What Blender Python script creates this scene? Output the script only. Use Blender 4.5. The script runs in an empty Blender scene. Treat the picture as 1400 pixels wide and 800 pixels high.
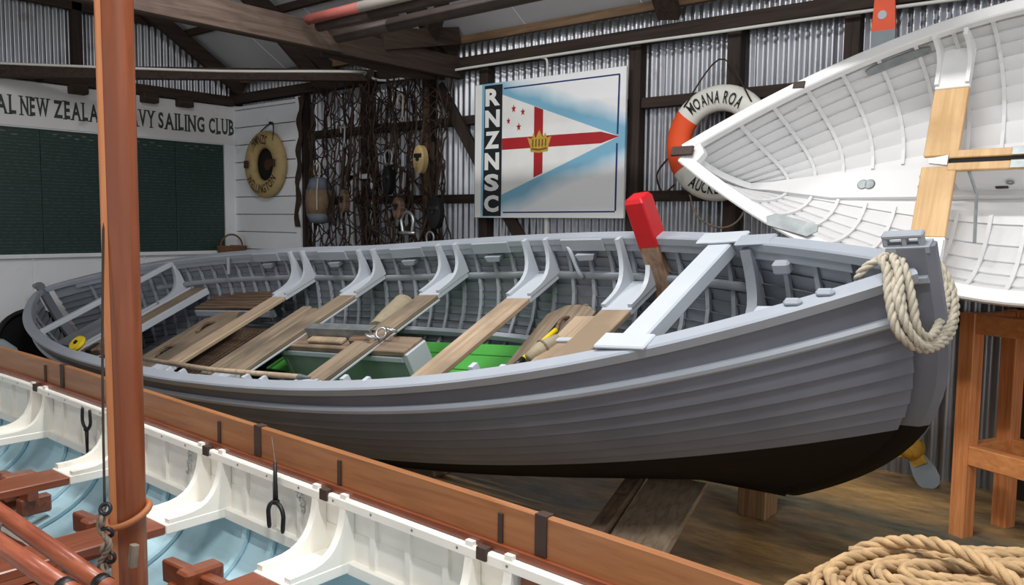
import bpy, bmesh, math, random
import numpy as np
from mathutils import Matrix, Vector
random.seed(7); rng = np.random.default_rng(7)
SC = bpy.context.scene; COL = SC.collection; PI = math.pi

# ---------------------------------------------------------------- camera
ZC = 1.69; FPX = 1130.0
_p, _r, _h = math.radians(4.8), math.radians(0.6), math.radians(39.5)
_f = np.array([math.cos(_h), math.sin(_h), 0.0]); _rt = np.array([math.sin(_h), -math.cos(_h), 0.0]); _u = np.array([0, 0, 1.0])
CF = _f*math.cos(_p) - _u*math.sin(_p); _u2 = _u*math.cos(_p) + _f*math.sin(_p)
CR = _rt*math.cos(_r) + _u2*math.sin(_r); CU = _u2*math.cos(_r) - _rt*math.sin(_r)
CAM = np.array([0, 0, ZC])
cd = bpy.data.cameras.new('camera'); cam = bpy.data.objects.new('camera', cd); COL.objects.link(cam)
cd.sensor_width = 36; cd.lens = 36*FPX/1400; cd.clip_start = 0.02
m = Matrix.Identity(4)
for i in range(3):
    m[i][0] = CR[i]; m[i][1] = CU[i]; m[i][2] = -CF[i]; m[i][3] = CAM[i]
cam.matrix_world = m; SC.camera = cam
def ray(px, py): return CF + CR*(px-700)/FPX + CU*(400-py)/FPX
def atx(px, py, x): v = ray(px, py); return CAM + v*(x-CAM[0])/v[0]      # the point of a wall plane x = const seen there
def aty(px, py, y): v = ray(px, py); return CAM + v*(y-CAM[1])/v[1]
def atz(px, py, z): v = ray(px, py); return CAM + v*(z-CAM[2])/v[2]
def atd(px, py, d): return CAM + ray(px, py)*d

# ---------------------------------------------------------------- world, exposure
w = bpy.data.worlds.new('world'); SC.world = w; w.use_nodes = True
bg = w.node_tree.nodes['Background']; bg.inputs[0].default_value = (0.93, 0.97, 1.0, 1); bg.inputs[1].default_value = 1.0
SC.view_settings.view_transform = 'Standard'; SC.view_settings.look = 'None'
SC.view_settings.exposure = 0.15; SC.view_settings.gamma = 1; SC.view_settings.use_curve_mapping = False
LAMPS = [  # ceiling battens: x, y, z, watts
    (2.2, 1.8, 4.6, 115), (2.4, 4.4, 4.5, 75), (0.6, 0.4, 4.4, 115), (-0.6, 4.2, 4.2, 35)]

# ---------------------------------------------------------------- materials
def s2l(c): return tuple(((x/255)/12.92 if x/255 <= 0.04045 else ((x/255+0.055)/1.055)**2.4) for x in c)
MATS = {}
def nodes(name):
    mt = bpy.data.materials.new(name); mt.use_nodes = True; MATS[name] = mt
    nt = mt.node_tree; return mt, nt, nt.nodes, nt.links, nt.nodes['Principled BSDF']
def paint(name, c, rough=0.5, var=0.10, scale=6.0, metal=0.0, bump=0.0, bscale=60.0, spec=0.4, stain=None, samt=0.0, sscale=3.0):
    """flat paint / metal with uneven tone; stain = second colour in blotches"""
    mt, nt, N, Lk, b = nodes(name); c = s2l(c)
    tc = N.new('ShaderNodeTexCoord'); nz = N.new('ShaderNodeTexNoise'); nz.inputs['Scale'].default_value = scale; nz.inputs['Detail'].default_value = 5
    Lk.new(tc.outputs['Object'], nz.inputs['Vector'])
    rp = N.new('ShaderNodeValToRGB'); rp.color_ramp.elements[0].position = 0.3; rp.color_ramp.elements[1].position = 0.7
    rp.color_ramp.elements[0].color = tuple(x*(1-var) for x in c)+(1,); rp.color_ramp.elements[1].color = tuple(min(1, x*(1+var)) for x in c)+(1,)
    Lk.new(nz.outputs['Fac'], rp.inputs['Fac']); out = rp.outputs['Color']
    if stain:
        n2 = N.new('ShaderNodeTexNoise'); n2.inputs['Scale'].default_value = sscale; n2.inputs['Detail'].default_value = 8; n2.inputs['Roughness'].default_value = 0.65
        Lk.new(tc.outputs['Object'], n2.inputs['Vector'])
        r2 = N.new('ShaderNodeValToRGB'); r2.color_ramp.elements[0].position = 0.62-0.25*samt; r2.color_ramp.elements[1].position = 0.78-0.2*samt
        Lk.new(n2.outputs['Fac'], r2.inputs['Fac'])
        mx = N.new('ShaderNodeMixRGB'); Lk.new(r2.outputs['Color'], mx.inputs['Fac']); Lk.new(out, mx.inputs['Color1']); mx.inputs['Color2'].default_value = s2l(stain)+(1,)
        out = mx.outputs['Color']
    Lk.new(out, b.inputs['Base Color'])
    b.inputs['Roughness'].default_value = rough; b.inputs['Metallic'].default_value = metal; b.inputs['Specular IOR Level'].default_value = spec
    if bump:
        n3 = N.new('ShaderNodeTexNoise'); n3.inputs['Scale'].default_value = bscale; n3.inputs['Detail'].default_value = 4; Lk.new(tc.outputs['Object'], n3.inputs['Vector'])
        bp = N.new('ShaderNodeBump'); bp.inputs['Strength'].default_value = bump; bp.inputs['Distance'].default_value = 0.01
        Lk.new(n3.outputs['Fac'], bp.inputs['Height']); Lk.new(bp.outputs['Normal'], b.inputs['Normal'])
    return mt
def wood(name, c1, c2, axis='X', rough=0.5, scale=14.0, stretch=0.06, spec=0.4, bump=0.15, patch=None, coat=0.0):
    """grain drawn out along one object axis"""
    mt, nt, N, Lk, b = nodes(name)
    tc = N.new('ShaderNodeTexCoord'); mp = N.new('ShaderNodeMapping')
    sc = [1.0, 1.0, 1.0]; sc['XYZ'.index(axis)] = stretch; mp.inputs['Scale'].default_value = sc
    Lk.new(tc.outputs['Object'], mp.inputs['Vector'])
    nz = N.new('ShaderNodeTexNoise'); nz.inputs['Scale'].default_value = scale*2.2; nz.inputs['Detail'].default_value = 8; nz.inputs['Roughness'].default_value = 0.6; nz.inputs['Distortion'].default_value = 0.6
    Lk.new(mp.outputs['Vector'], nz.inputs['Vector'])
    rp = N.new('ShaderNodeValToRGB'); rp.color_ramp.elements[0].position = 0.34; rp.color_ramp.elements[1].position = 0.68
    rp.color_ramp.elements[0].color = s2l(c1)+(1,); rp.color_ramp.elements[1].color = s2l(c2)+(1,)
    Lk.new(nz.outputs['Fac'], rp.inputs['Fac']); out = rp.outputs['Color']
    if patch:
        n2 = N.new('ShaderNodeTexNoise'); n2.inputs['Scale'].default_value = 2.2; n2.inputs['Detail'].default_value = 6
        Lk.new(tc.outputs['Object'], n2.inputs['Vector'])
        r2 = N.new('ShaderNodeValToRGB'); r2.color_ramp.elements[0].position = 0.48; r2.color_ramp.elements[1].position = 0.66; Lk.new(n2.outputs['Fac'], r2.inputs['Fac'])
        mx = N.new('ShaderNodeMixRGB'); Lk.new(r2.outputs['Color'], mx.inputs['Fac']); Lk.new(out, mx.inputs['Color1']); mx.inputs['Color2'].default_value = s2l(patch)+(1,); out = mx.outputs['Color']
    Lk.new(out, b.inputs['Base Color']); b.inputs['Roughness'].default_value = rough; b.inputs['Specular IOR Level'].default_value = spec
    b.inputs['Coat Weight'].default_value = coat; b.inputs['Coat Roughness'].default_value = 0.2
    if bump:
        bp = N.new('ShaderNodeBump'); bp.inputs['Strength'].default_value = bump; bp.inputs['Distance'].default_value = 0.004
        Lk.new(nz.outputs['Fac'], bp.inputs['Height']); Lk.new(bp.outputs['Normal'], b.inputs['Normal'])
    return mt

paint('corrugated_iron', (166, 168, 174), 0.34, 0.12, 2.5, 0.8, stain=(120, 112, 104), samt=0.15, sscale=2.0)
paint('roof_lining', (196, 198, 204), 0.6, 0.10, 1.2)
wood('beam_x', (44, 34, 29), (70, 55, 46), 'X', 0.8); wood('beam_y', (38, 30, 26), (64, 50, 42), 'Y', 0.8); wood('beam_z', (36, 29, 26), (60, 47, 40), 'Z', 0.8)
wood('batten', (98, 76, 56), (132, 106, 80), 'Y', 0.7)
wood('tie_timber', (70, 56, 48), (104, 88, 78), 'X', 0.85, patch=(62, 50, 44))
paint('white_board', (226, 228, 232), 0.55, 0.03, 3.0, stain=(196, 196, 198), samt=0.1)
paint('sign_white', (222, 222, 222), 0.5, 0.03, 2.0, stain=(188, 186, 184), samt=0.12)
paint('letter_dark', (58, 66, 62), 0.6, 0.1)
paint('white_gloss', (234, 235, 235), 0.35, 0.03, 4.0, stain=(222, 222, 220), samt=0.1)
paint('dinghy_white', (222, 222, 223), 0.42, 0.02, 4.0)
paint('cream_gloss', (240, 238, 230), 0.35, 0.03, 5.0, stain=(222, 217, 205), samt=0.12, sscale=6)
paint('pale_blue', (180, 214, 226), 0.4, 0.04, 5.0, stain=(160, 198, 212), samt=0.15)
paint('hull_inner_grey', (144, 149, 157), 0.5, 0.06, 4.0, stain=(126, 130, 138), samt=0.2, sscale=5)
paint('rail_grey', (152, 158, 168), 0.4, 0.05, 4.0)
paint('light_grey', (180, 186, 194), 0.4, 0.04, 4.0)
paint('case_green', (112, 122, 118), 0.5, 0.1, 6.0)
paint('bright_green', (78, 164, 70), 0.5, 0.06, 4.0, stain=(66, 142, 60), samt=0.15)
wood('weathered', (112, 98, 82), (154, 136, 116), 'Y', 0.7, patch=(100, 90, 78)); wood('weathered_x', (104, 88, 74), (146, 126, 106), 'X', 0.75, patch=(92, 80, 70))
wood('pale_thwart', (148, 128, 106), (184, 162, 138), 'Y', 0.6, patch=(136, 118, 98))
wood('dark_slat', (74, 58, 48), (124, 100, 80), 'X', 0.75)
wood('mahogany', (104, 52, 32), (138, 74, 46), 'Y', 0.35, coat=0.3); wood('mahogany_x', (112, 58, 38), (142, 78, 52), 'X', 0.35, coat=0.3)
wood('wash_wood', (140, 90, 54), (168, 114, 72), 'Y', 0.35, coat=0.3)
wood('mast_wood', (106, 54, 29), (134, 72, 40), 'Z', 0.38, coat=0.2, patch=(116, 58, 32))
wood('spar_wood', (132, 64, 42), (164, 92, 64), 'Y', 0.4, coat=0.15)
wood('luff_wood', (160, 96, 56), (184, 120, 76), 'Z', 0.4)
wood('stand_z', (190, 112, 62), (224, 152, 98), 'Z', 0.45, scale=20, coat=0.2); wood('stand_x', (196, 124, 74), (220, 150, 92), 'X', 0.45, scale=20, coat=0.2); wood('stand_y', (196, 124, 74), (220, 150, 92), 'Y', 0.45, scale=20, coat=0.2)
wood('ply', (196, 156, 104), (220, 182, 132), 'Y', 0.5, patch=(188, 150, 100))
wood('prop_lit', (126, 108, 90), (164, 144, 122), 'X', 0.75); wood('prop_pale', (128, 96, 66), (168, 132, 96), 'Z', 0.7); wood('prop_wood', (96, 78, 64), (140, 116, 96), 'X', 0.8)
paint('black_paint', (14, 14, 15), 0.6, 0.2, 4.0, stain=(38, 34, 30), samt=0.05)
paint('iron', (52, 52, 54), 0.45, 0.25, 20, 0.7); paint('galvanised', (140, 146, 148), 0.45, 0.2, 14, 0.6); paint('steel', (190, 192, 194), 0.3, 0.1, 12, 0.8)
paint('dark_strap', (62, 46, 40), 0.6, 0.2, 10)
paint('rope_grey', (176, 168, 152), 0.85, 0.18, 30, bump=0.3, bscale=300); paint('rope_tan', (176, 146, 108), 0.85, 0.22, 25, bump=0.3, bscale=300)
paint('rope_dark', (58, 44, 36), 0.9, 0.3, 12); paint('rope_thin', (120, 108, 94), 0.85, 0.2, 20)
paint('buoy_white', (226, 226, 218), 0.5, 0.04, 6, stain=(196, 194, 184), samt=0.15); paint('buoy_orange', (236, 86, 40), 0.5, 0.06, 6)
paint('old_cream', (176, 154, 106), 0.6, 0.08, 10, stain=(134, 106, 66), samt=0.2, sscale=9)
paint('black_ink', (22, 22, 24), 0.6, 0.1); paint('old_ink', (70, 46, 30), 0.7, 0.2)
paint('sign_red', (172, 34, 40), 0.5, 0.06); paint('sign_blue', (32, 48, 112), 0.5, 0.1); paint('sign_gold', (196, 160, 66), 0.5, 0.2, 60); paint('sign_gold_dark', (118, 84, 30), 0.5, 0.2); paint('sign_black', (26, 30, 34), 0.5, 0.1); paint('sign_letter', (238, 238, 236), 0.5, 0.03)
paint('red_paint', (192, 28, 36), 0.4, 0.08, 8, stain=(160, 24, 30), samt=0.1)
wood('post_wood', (116, 84, 62), (170, 146, 124), 'Z', 0.7, scale=9, patch=(92, 52, 34))
paint('yellow', (226, 196, 36), 0.5, 0.08); paint('canvas', (158, 146, 124), 0.85, 0.1, 8, stain=(120, 110, 92), samt=0.2); paint('pvc', (214, 214, 208), 0.5, 0.03)
paint('wicker', (120, 88, 58), 0.85, 0.3, 60, bump=0.6, bscale=200); paint('orange_paint', (228, 84, 44), 0.5, 0.08, 8, stain=(206, 70, 40), samt=0.2)
paint('blade_grey', (128, 138, 144), 0.5, 0.1, 8); paint('hub_yellow', (184, 140, 48), 0.6, 0.2, 18, stain=(150, 96, 40), samt=0.3, sscale=14)
paint('float_blue', (96, 104, 116), 0.7, 0.15, 14); paint('float_tan', (122, 100, 78), 0.75, 0.15, 14); paint('pipe_dark', (70, 60, 56), 0.6, 0.2, 6); paint('pole_red', (150, 80, 74), 0.6, 0.15, 6, stain=(206, 190, 178), samt=0.1); paint('pole_white', (172, 166, 158), 0.5, 0.08, 6)
paint('lamp_housing', (225, 225, 225), 0.5, 0.02); paint('rubber', (10, 10, 11), 0.75, 0.2)

def floor_material():
    mt, nt, N, Lk, b = nodes('ply_floor')
    tc = N.new('ShaderNodeTexCoord'); mp = N.new('ShaderNodeMapping'); mp.inputs['Scale'].default_value = (1.0, 0.28, 1.0); mp.inputs['Rotation'].default_value = (0, 0, 0.5)
    Lk.new(tc.outputs['Object'], mp.inputs['Vector'])
    a = N.new('ShaderNodeTexNoise'); a.inputs['Scale'].default_value = 2.6; a.inputs['Detail'].default_value = 8; a.inputs['Roughness'].default_value = 0.65; Lk.new(mp.outputs['Vector'], a.inputs['Vector'])
    r = N.new('ShaderNodeValToRGB'); e = r.color_ramp.elements
    e[0].position = 0.30; e[0].color = s2l((94, 82, 66))+(1,); e[1].position = 0.72; e[1].color = s2l((206, 172, 120))+(1,)
    k = e.new(0.46); k.color = s2l((142, 116, 80))+(1,); k = e.new(0.58); k.color = s2l((176, 142, 92))+(1,)
    Lk.new(a.outputs['Fac'], r.inputs['Fac'])
    c = N.new('ShaderNodeTexNoise'); c.inputs['Scale'].default_value = 1.6; c.inputs['Detail'].default_value = 7; Lk.new(mp.outputs['Vector'], c.inputs['Vector'])
    r2 = N.new('ShaderNodeValToRGB'); r2.color_ramp.elements[0].position = 0.5; r2.color_ramp.elements[1].position = 0.68; Lk.new(c.outputs['Fac'], r2.inputs['Fac'])
    mx = N.new('ShaderNodeMixRGB'); Lk.new(r2.outputs['Color'], mx.inputs['Fac']); Lk.new(r.outputs['Color'], mx.inputs['Color1']); mx.inputs['Color2'].default_value = s2l((84, 92, 84))+(1,)
    n3 = N.new('ShaderNodeTexNoise'); n3.inputs['Scale'].default_value = 16; n3.inputs['Detail'].default_value = 9; n3.inputs['Roughness'].default_value = 0.75; Lk.new(mp.outputs['Vector'], n3.inputs['Vector'])
    r3 = N.new('ShaderNodeValToRGB'); r3.color_ramp.elements[0].position = 0.36; r3.color_ramp.elements[0].color = (0.62, 0.60, 0.56, 1); r3.color_ramp.elements[1].position = 0.62; r3.color_ramp.elements[1].color = (1.6, 1.5, 1.38, 1); Lk.new(n3.outputs['Fac'], r3.inputs['Fac'])
    mm = N.new('ShaderNodeMixRGB'); mm.blend_type = 'MULTIPLY'; mm.inputs['Fac'].default_value = 0.75; Lk.new(mx.outputs['Color'], mm.inputs['Color1']); Lk.new(r3.outputs['Color'], mm.inputs['Color2'])
    Lk.new(mm.outputs['Color'], b.inputs['Base Color']); b.inputs['Roughness'].default_value = 0.45
floor_material()

def hull_material():
    """grey topsides, black anti-fouling below the painted waterline (boat's own z)"""
    mt, nt, N, Lk, b = nodes('hull_outer')
    tc = N.new('ShaderNodeTexCoord'); sp = N.new('ShaderNodeSeparateXYZ'); Lk.new(tc.outputs['Object'], sp.inputs[0])
    sl = N.new('ShaderNodeMath'); sl.operation = 'MULTIPLY_ADD'; sl.inputs[1].default_value = WL[1]; Lk.new(sp.outputs['X'], sl.inputs[0]); Lk.new(sp.outputs['Z'], sl.inputs[2])
    gt = N.new('ShaderNodeMath'); gt.operation = 'GREATER_THAN'; gt.inputs[1].default_value = WL[0]; Lk.new(sl.outputs[0], gt.inputs[0])
    nz = N.new('ShaderNodeTexNoise'); nz.inputs['Scale'].default_value = 3.0; nz.inputs['Detail'].default_value = 6; Lk.new(tc.outputs['Object'], nz.inputs['Vector'])
    rp = N.new('ShaderNodeValToRGB'); rp.color_ramp.elements[0].position = 0.3; rp.color_ramp.elements[1].position = 0.7
    rp.color_ramp.elements[0].color = s2l((106, 109, 120))+(1,); rp.color_ramp.elements[1].color = s2l((118, 121, 131))+(1,); Lk.new(nz.outputs['Fac'], rp.inputs['Fac'])
    mx = N.new('ShaderNodeMixRGB'); Lk.new(gt.outputs[0], mx.inputs['Fac']); mx.inputs['Color1'].default_value = s2l((9, 9, 9))+(1,); Lk.new(rp.outputs['Color'], mx.inputs['Color2'])
    Lk.new(mx.outputs['Color'], b.inputs['Base Color']); b.inputs['Roughness'].default_value = 0.55; b.inputs['Specular IOR Level'].default_value = 0.2
WL = (-0.50, 0.0)
hull_material()

def sign_material():
    """sign panel: white with airbrushed blue shading along the pennant"""
    mt, nt, N, Lk, b = nodes('sign_panel')
    tc = N.new('ShaderNodeTexCoord'); sp = N.new('ShaderNodeSeparateXYZ'); Lk.new(tc.outputs['Object'], sp.inputs[0])
    def M(op, a, bb=None, c=None):
        n = N.new('ShaderNodeMath'); n.operation = op
        for i, v in enumerate((a, bb, c)):
            if v is None: continue
            if isinstance(v, (int, float)): n.inputs[i].default_value = v
            else: Lk.new(v, n.inputs[i])
        return n.outputs[0]
    nz = N.new('ShaderNodeTexNoise'); nz.inputs['Scale'].default_value = 2.0; nz.inputs['Detail'].default_value = 3; Lk.new(tc.outputs['Object'], nz.inputs['Vector'])
    zz = M('SUBTRACT', sp.outputs['Z'], 0.655); tri = M('MULTIPLY_ADD', sp.outputs['Y'], 0.34, -0.02)     # half height of the pennant at this place
    d = M('SUBTRACT', M('ABSOLUTE', zz), tri); d = M('ADD', d, M('MULTIPLY', M('SUBTRACT', nz.outputs['Fac'], 0.5), 0.18))
    rp = N.new('ShaderNodeValToRGB'); e = rp.color_ramp.elements; W = s2l((246, 248, 250))+(1,); Bl = s2l((126, 182, 210))+(1,)
    e[0].position = 0.0; e[0].color = Bl; e[1].position = 0.62; e[1].color = W; k = e.new(0.20); k.color = Bl; k = e.new(0.45); k.color = s2l((208, 228, 240))+(1,)
    Lk.new(M('MULTIPLY', d, 2.6), rp.inputs['Fac'])
    Lk.new(rp.outputs['Color'], b.inputs['Base Color']); b.inputs['Roughness'].default_value = 0.4
sign_material()

def board_material():
    """dark green honours board, faint rows of small lettering"""
    mt, nt, N, Lk, b = nodes('honours_green')
    tc = N.new('ShaderNodeTexCoord'); sp = N.new('ShaderNodeSeparateXYZ'); Lk.new(tc.outputs['Object'], sp.inputs[0])
    wv = N.new('ShaderNodeTexWave'); wv.bands_direction = 'Z'; wv.inputs['Scale'].default_value = 9; wv.inputs['Distortion'].default_value = 0.0; Lk.new(tc.outputs['Object'], wv.inputs['Vector'])
    mp = N.new('ShaderNodeMapping'); mp.inputs['Scale'].default_value = (22, 1, 70); Lk.new(tc.outputs['Object'], mp.inputs['Vector'])
    nz = N.new('ShaderNodeTexNoise'); nz.inputs['Scale'].default_value = 1.0; nz.inputs['Detail'].default_value = 3; Lk.new(mp.outputs['Vector'], nz.inputs['Vector'])
    ml = N.new('ShaderNodeMath'); ml.operation = 'MULTIPLY'; Lk.new(wv.outputs['Fac'], ml.inputs[0]); Lk.new(nz.outputs['Fac'], ml.inputs[1])
    rp = N.new('ShaderNodeValToRGB'); rp.color_ramp.elements[0].position = 0.35; rp.color_ramp.elements[1].position = 0.75
    rp.color_ramp.elements[0].color = s2l((30, 52, 48))+(1,); rp.color_ramp.elements[1].color = s2l((70, 96, 90))+(1,)
    Lk.new(ml.outputs[0], rp.inputs['Fac']); Lk.new(rp.outputs['Color'], b.inputs['Base Color']); b.inputs['Roughness'].default_value = 0.5
board_material()

# ---------------------------------------------------------------- mesh helpers
MW = {}                                   # object -> numpy 4x4 of the frame its mesh coordinates live in
def npm(M): return np.array([[M[i][j] for j in range(4)] for i in range(4)])
def root(name, loc=(0, 0, 0), mat=None, label=None, cat=None, group=None, kind=None):
    o = bpy.data.objects.new(name, None); COL.objects.link(o); o.empty_display_size = 0.1
    M = mat.copy() if mat is not None else Matrix.Translation(Vector([float(x) for x in loc]))
    o.matrix_world = M; MW[o.name] = np.linalg.inv(npm(M)); tag(o, label, cat, group, kind); return o
def tag(o, label=None, cat=None, group=None, kind=None):
    if label: o['label'] = label
    if cat: o['category'] = cat
    if group: o['group'] = group
    if kind: o['kind'] = kind
    return o
def bm_clean(V, F):
    bm = bmesh.new(); vs = [bm.verts.new(v) for v in V]
    for f in F:
        try: bm.faces.new([vs[i] for i in f])
        except ValueError: pass
    bmesh.ops.recalc_face_normals(bm, faces=bm.faces); return bm
def obj(name, VF, mat, parent=None, world=True, smooth=False, label=None, cat=None, group=None, kind=None, fix=True, auto=None):
    V, F = VF; V = np.asarray(V, float)
    loc = None
    if parent is None:
        lo, hi = V.min(0), V.max(0); loc = np.array([(lo[0]+hi[0])/2, (lo[1]+hi[1])/2, lo[2]]); V = V - loc
    elif world:
        Mi = MW[parent.name]; V = V @ Mi[:3, :3].T + Mi[:3, 3]
    me = bpy.data.meshes.new(name)
    if fix:
        bm = bm_clean(V.tolist(), F)
        if smooth and auto is not None:
            for e in bm.edges:
                if len(e.link_faces) == 2 and e.calc_face_angle(0) > auto: e.smooth = False
        bm.to_mesh(me); bm.free()
    else: me.from_pydata(V.tolist(), [], F)
    if smooth: me.polygons.foreach_set('use_smooth', [True]*len(me.polygons))
    me.materials.append(MATS[mat] if isinstance(mat, str) else mat)
    o = bpy.data.objects.new(name, me); COL.objects.link(o)
    if parent is not None: o.parent = parent; MW[o.name] = MW[parent.name]
    else:
        o.location = loc; MW[o.name] = np.linalg.inv(npm(Matrix.Translation(Vector(loc))))
    tag(o, label, cat, group, kind); return o
def share(o, parent, loc=(0, 0, 0), rz=0, name=None):
    """another piece with the same mesh data"""
    c = o.copy(); COL.objects.link(c); c.parent = parent; c.location = loc; c.rotation_euler = (0, 0, rz); return c
def merge(*parts):
    V, F = [], []
    for v, f in parts:
        n = len(V); V += [tuple(x) for x in v]; F += [[i+n for i in q] for q in f]
    return V, F
BOXF = [[0, 1, 2, 3], [7, 6, 5, 4], [0, 4, 5, 1], [1, 5, 6, 2], [2, 6, 7, 3], [3, 7, 4, 0]]
def box(lo, hi):
    x0, y0, z0 = lo; x1, y1, z1 = hi
    return [(x0, y0, z0), (x1, y0, z0), (x1, y1, z0), (x0, y1, z0), (x0, y0, z1), (x1, y0, z1), (x1, y1, z1), (x0, y1, z1)], BOXF
def bbox(lo, hi, c=0.006):
    """box with chamfered edges along all sides"""
    bm = bmesh.new(); v, f = box(lo, hi); vs = [bm.verts.new(p) for p in v]
    for q in f: bm.faces.new([vs[i] for i in q])
    bmesh.ops.bevel(bm, geom=list(bm.edges), offset=c, segments=1, affect='EDGES')
    bm.verts.index_update(); V = [tuple(p.co) for p in bm.verts]; F = [[q.index for q in fc.verts] for fc in bm.faces]; bm.free(); return V, F
def unit(v): v = np.asarray(v, float); return v/(np.linalg.norm(v)+1e-12)
def sweep(rings, closed=False, caps=True):
    rings = np.asarray(rings, float); n, m = rings.shape[:2]; V = rings.reshape(-1, 3); F = []
    for i in range(n if closed else n-1):
        a = i*m; b = ((i+1) % n)*m
        for j in range(m): F.append([a+j, a+(j+1) % m, b+(j+1) % m, b+j])
    if caps and not closed: F.append(list(range(m))[::-1]); F.append([(n-1)*m+j for j in range(m)])
    return V, F
def frames(P, closed=False, up=None):
    P = np.asarray(P, float); n = len(P)
    T = np.array([unit((P[(i+1) % n]-P[i-1]) if closed else (P[min(i+1, n-1)]-P[max(i-1, 0)])) for i in range(n)])
    u = np.array([0, 0, 1.0]) if up is None else np.asarray(up, float)
    if abs(T[0] @ u) > 0.95: u = np.array([1.0, 0, 0])
    N = []; prev = unit(u - T[0]*(u @ T[0]))
    for t in T: prev = unit(prev - t*(prev @ t)); N.append(prev)
    N = np.array(N); return T, N, np.cross(T, N)
def tube(P, r, seg=8, closed=False, ell=1.0):
    P = np.asarray(P, float); T, N, B = frames(P, closed); r = np.broadcast_to(r, (len(P),))
    a = np.arange(seg)*2*PI/seg
    R = P[:, None]+r[:, None, None]*(np.cos(a)[None, :, None]*N[:, None]+ell*np.sin(a)[None, :, None]*B[:, None])
    return sweep(R, closed)
def resample(P, n, closed=False):
    P = np.asarray(P, float)
    if closed: P = np.vstack([P, P[:1]])
    d = np.r_[0, np.cumsum(np.linalg.norm(np.diff(P, axis=0), axis=1))]; s = np.linspace(0, d[-1], n+1 if closed else n)
    if closed: s = s[:-1]
    return np.stack([np.interp(s, d, P[:, k]) for k in range(3)], 1)
def smooth_path(P, n, closed=False):
    """Catmull-Rom through the points, even spacing"""
    P = np.asarray(P, float); Q = []; m = len(P)
    g = (lambda i: P[i % m]) if closed else (lambda i: P[min(max(i, 0), m-1)])
    for i in range(m if closed else m-1):
        a, b, c, d = g(i-1), g(i), g(i+1), g(i+2)
        for t in np.linspace(0, 1, 12, endpoint=False):
            Q.append(0.5*((2*b)+(-a+c)*t+(2*a-5*b+4*c-d)*t*t+(-a+3*b-3*c+d)*t**3))
    if not closed: Q.append(P[-1])
    return resample(Q, n, closed)
def rope(P, r, pitch=None, seg=6, strands=3, step=None):
    """laid rope: strands wound round the path"""
    P = np.asarray(P, float); pitch = pitch or r*6.5; step = step or pitch/7
    Ls = np.linalg.norm(np.diff(P, axis=0), axis=1).sum(); P = resample(P, max(8, int(Ls/step))); T, N, B = frames(P)
    s = np.r_[0, np.cumsum(np.linalg.norm(np.diff(P, axis=0), axis=1))]; out = []
    for k in range(strands):
        a = 2*PI*(s/pitch + k/strands); out.append(tube(P+(np.cos(a)[:, None]*N+np.sin(a)[:, None]*B)*r*0.5, r*0.56, seg))
    return merge(*out)
def beam(p0, p1, w, h, up=(0, 0, 1), ch=0.0):
    """timber from p0 to p1, w wide sideways and h high, axis through the middle"""
    p0, p1 = np.asarray(p0, float), np.asarray(p1, float); t = unit(p1-p0); u = np.asarray(up, float); s = unit(np.cross(t, u)); u = np.cross(s, t)
    if ch: prof = [(-w/2+ch, -h/2), (w/2-ch, -h/2), (w/2, -h/2+ch), (w/2, h/2-ch), (w/2-ch, h/2), (-w/2+ch, h/2), (-w/2, h/2-ch), (-w/2, -h/2+ch)]
    else: prof = [(-w/2, -h/2), (w/2, -h/2), (w/2, h/2), (-w/2, h/2)]
    return sweep([[p+s*a+u*b for a, b in prof] for p in (p0, p1)])
def lathe(prof, c=(0, 0, 0), axis=(0, 0, 1), seg=24, caps=True):
    ax = unit(axis); a = np.array([1.0, 0, 0]) if abs(ax[0]) < 0.9 else np.array([0, 1.0, 0]); n = unit(np.cross(ax, a)); b = np.cross(ax, n); c = np.asarray(c, float)
    an = np.arange(seg)*2*PI/seg
    return sweep([[c+ax*z+(n*math.cos(t)+b*math.sin(t))*max(r, 1e-4) for t in an] for r, z in prof], False, caps)
def prism(poly, o, ex, ey, th):
    """flat outline (2-d points) spanned by ex, ey from o, thickness th along ex x ey"""
    o, ex, ey = (np.asarray(v, float) for v in (o, ex, ey)); n = unit(np.cross(ex, ey))
    return sweep([[o+ex*a+ey*b+n*k for a, b in poly] for k in (0, th)])
def torus(c, R, r, axis, seg=24, ms=8, a0=0, a1=2*PI, sq=1.0):
    ax = unit(axis); a = np.array([0, 0, 1.0]) if abs(ax[2]) < 0.9 else np.array([1.0, 0, 0]); e1 = unit(a-ax*(a @ ax)); e2 = np.cross(ax, e1); c = np.asarray(c, float)
    full = abs(a1-a0) > 2*PI-1e-6; A = np.linspace(a0, a1, seg, endpoint=not full); b = np.arange(ms)*2*PI/ms
    return sweep([[c+(e1*math.cos(t)+e2*math.sin(t))*(R+r*math.cos(q))+ax*r*sq*math.sin(q) for q in b] for t in A], full)
_fc = {}
def text(s, bold=0.0):
    """outline of a word as flat mesh, height of a capital = 1, starts at x = 0"""
    key = (s, bold)
    if key in _fc: return _fc[key]
    cu = bpy.data.curves.new('t', 'FONT'); cu.body = s; cu.size = 1.0; cu.offset = bold; cu.resolution_u = 3
    o = bpy.data.objects.new('t', cu); COL.objects.link(o)
    dg = bpy.context.evaluated_depsgraph_get(); me = bpy.data.meshes.new_from_object(o.evaluated_get(dg), depsgraph=dg)
    V = np.array([v.co[:] for v in me.vertices]); F = [list(p.vertices) for p in me.polygons]
    bpy.data.objects.remove(o); bpy.data.curves.remove(cu); bpy.data.meshes.remove(me)
    V[:, 0] -= V[:, 0].min(); V[:, 1] -= V[:, 1].min(); h = V[:, 1].max(); V = V/h; _fc[key] = (V, F); return V, F
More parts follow.
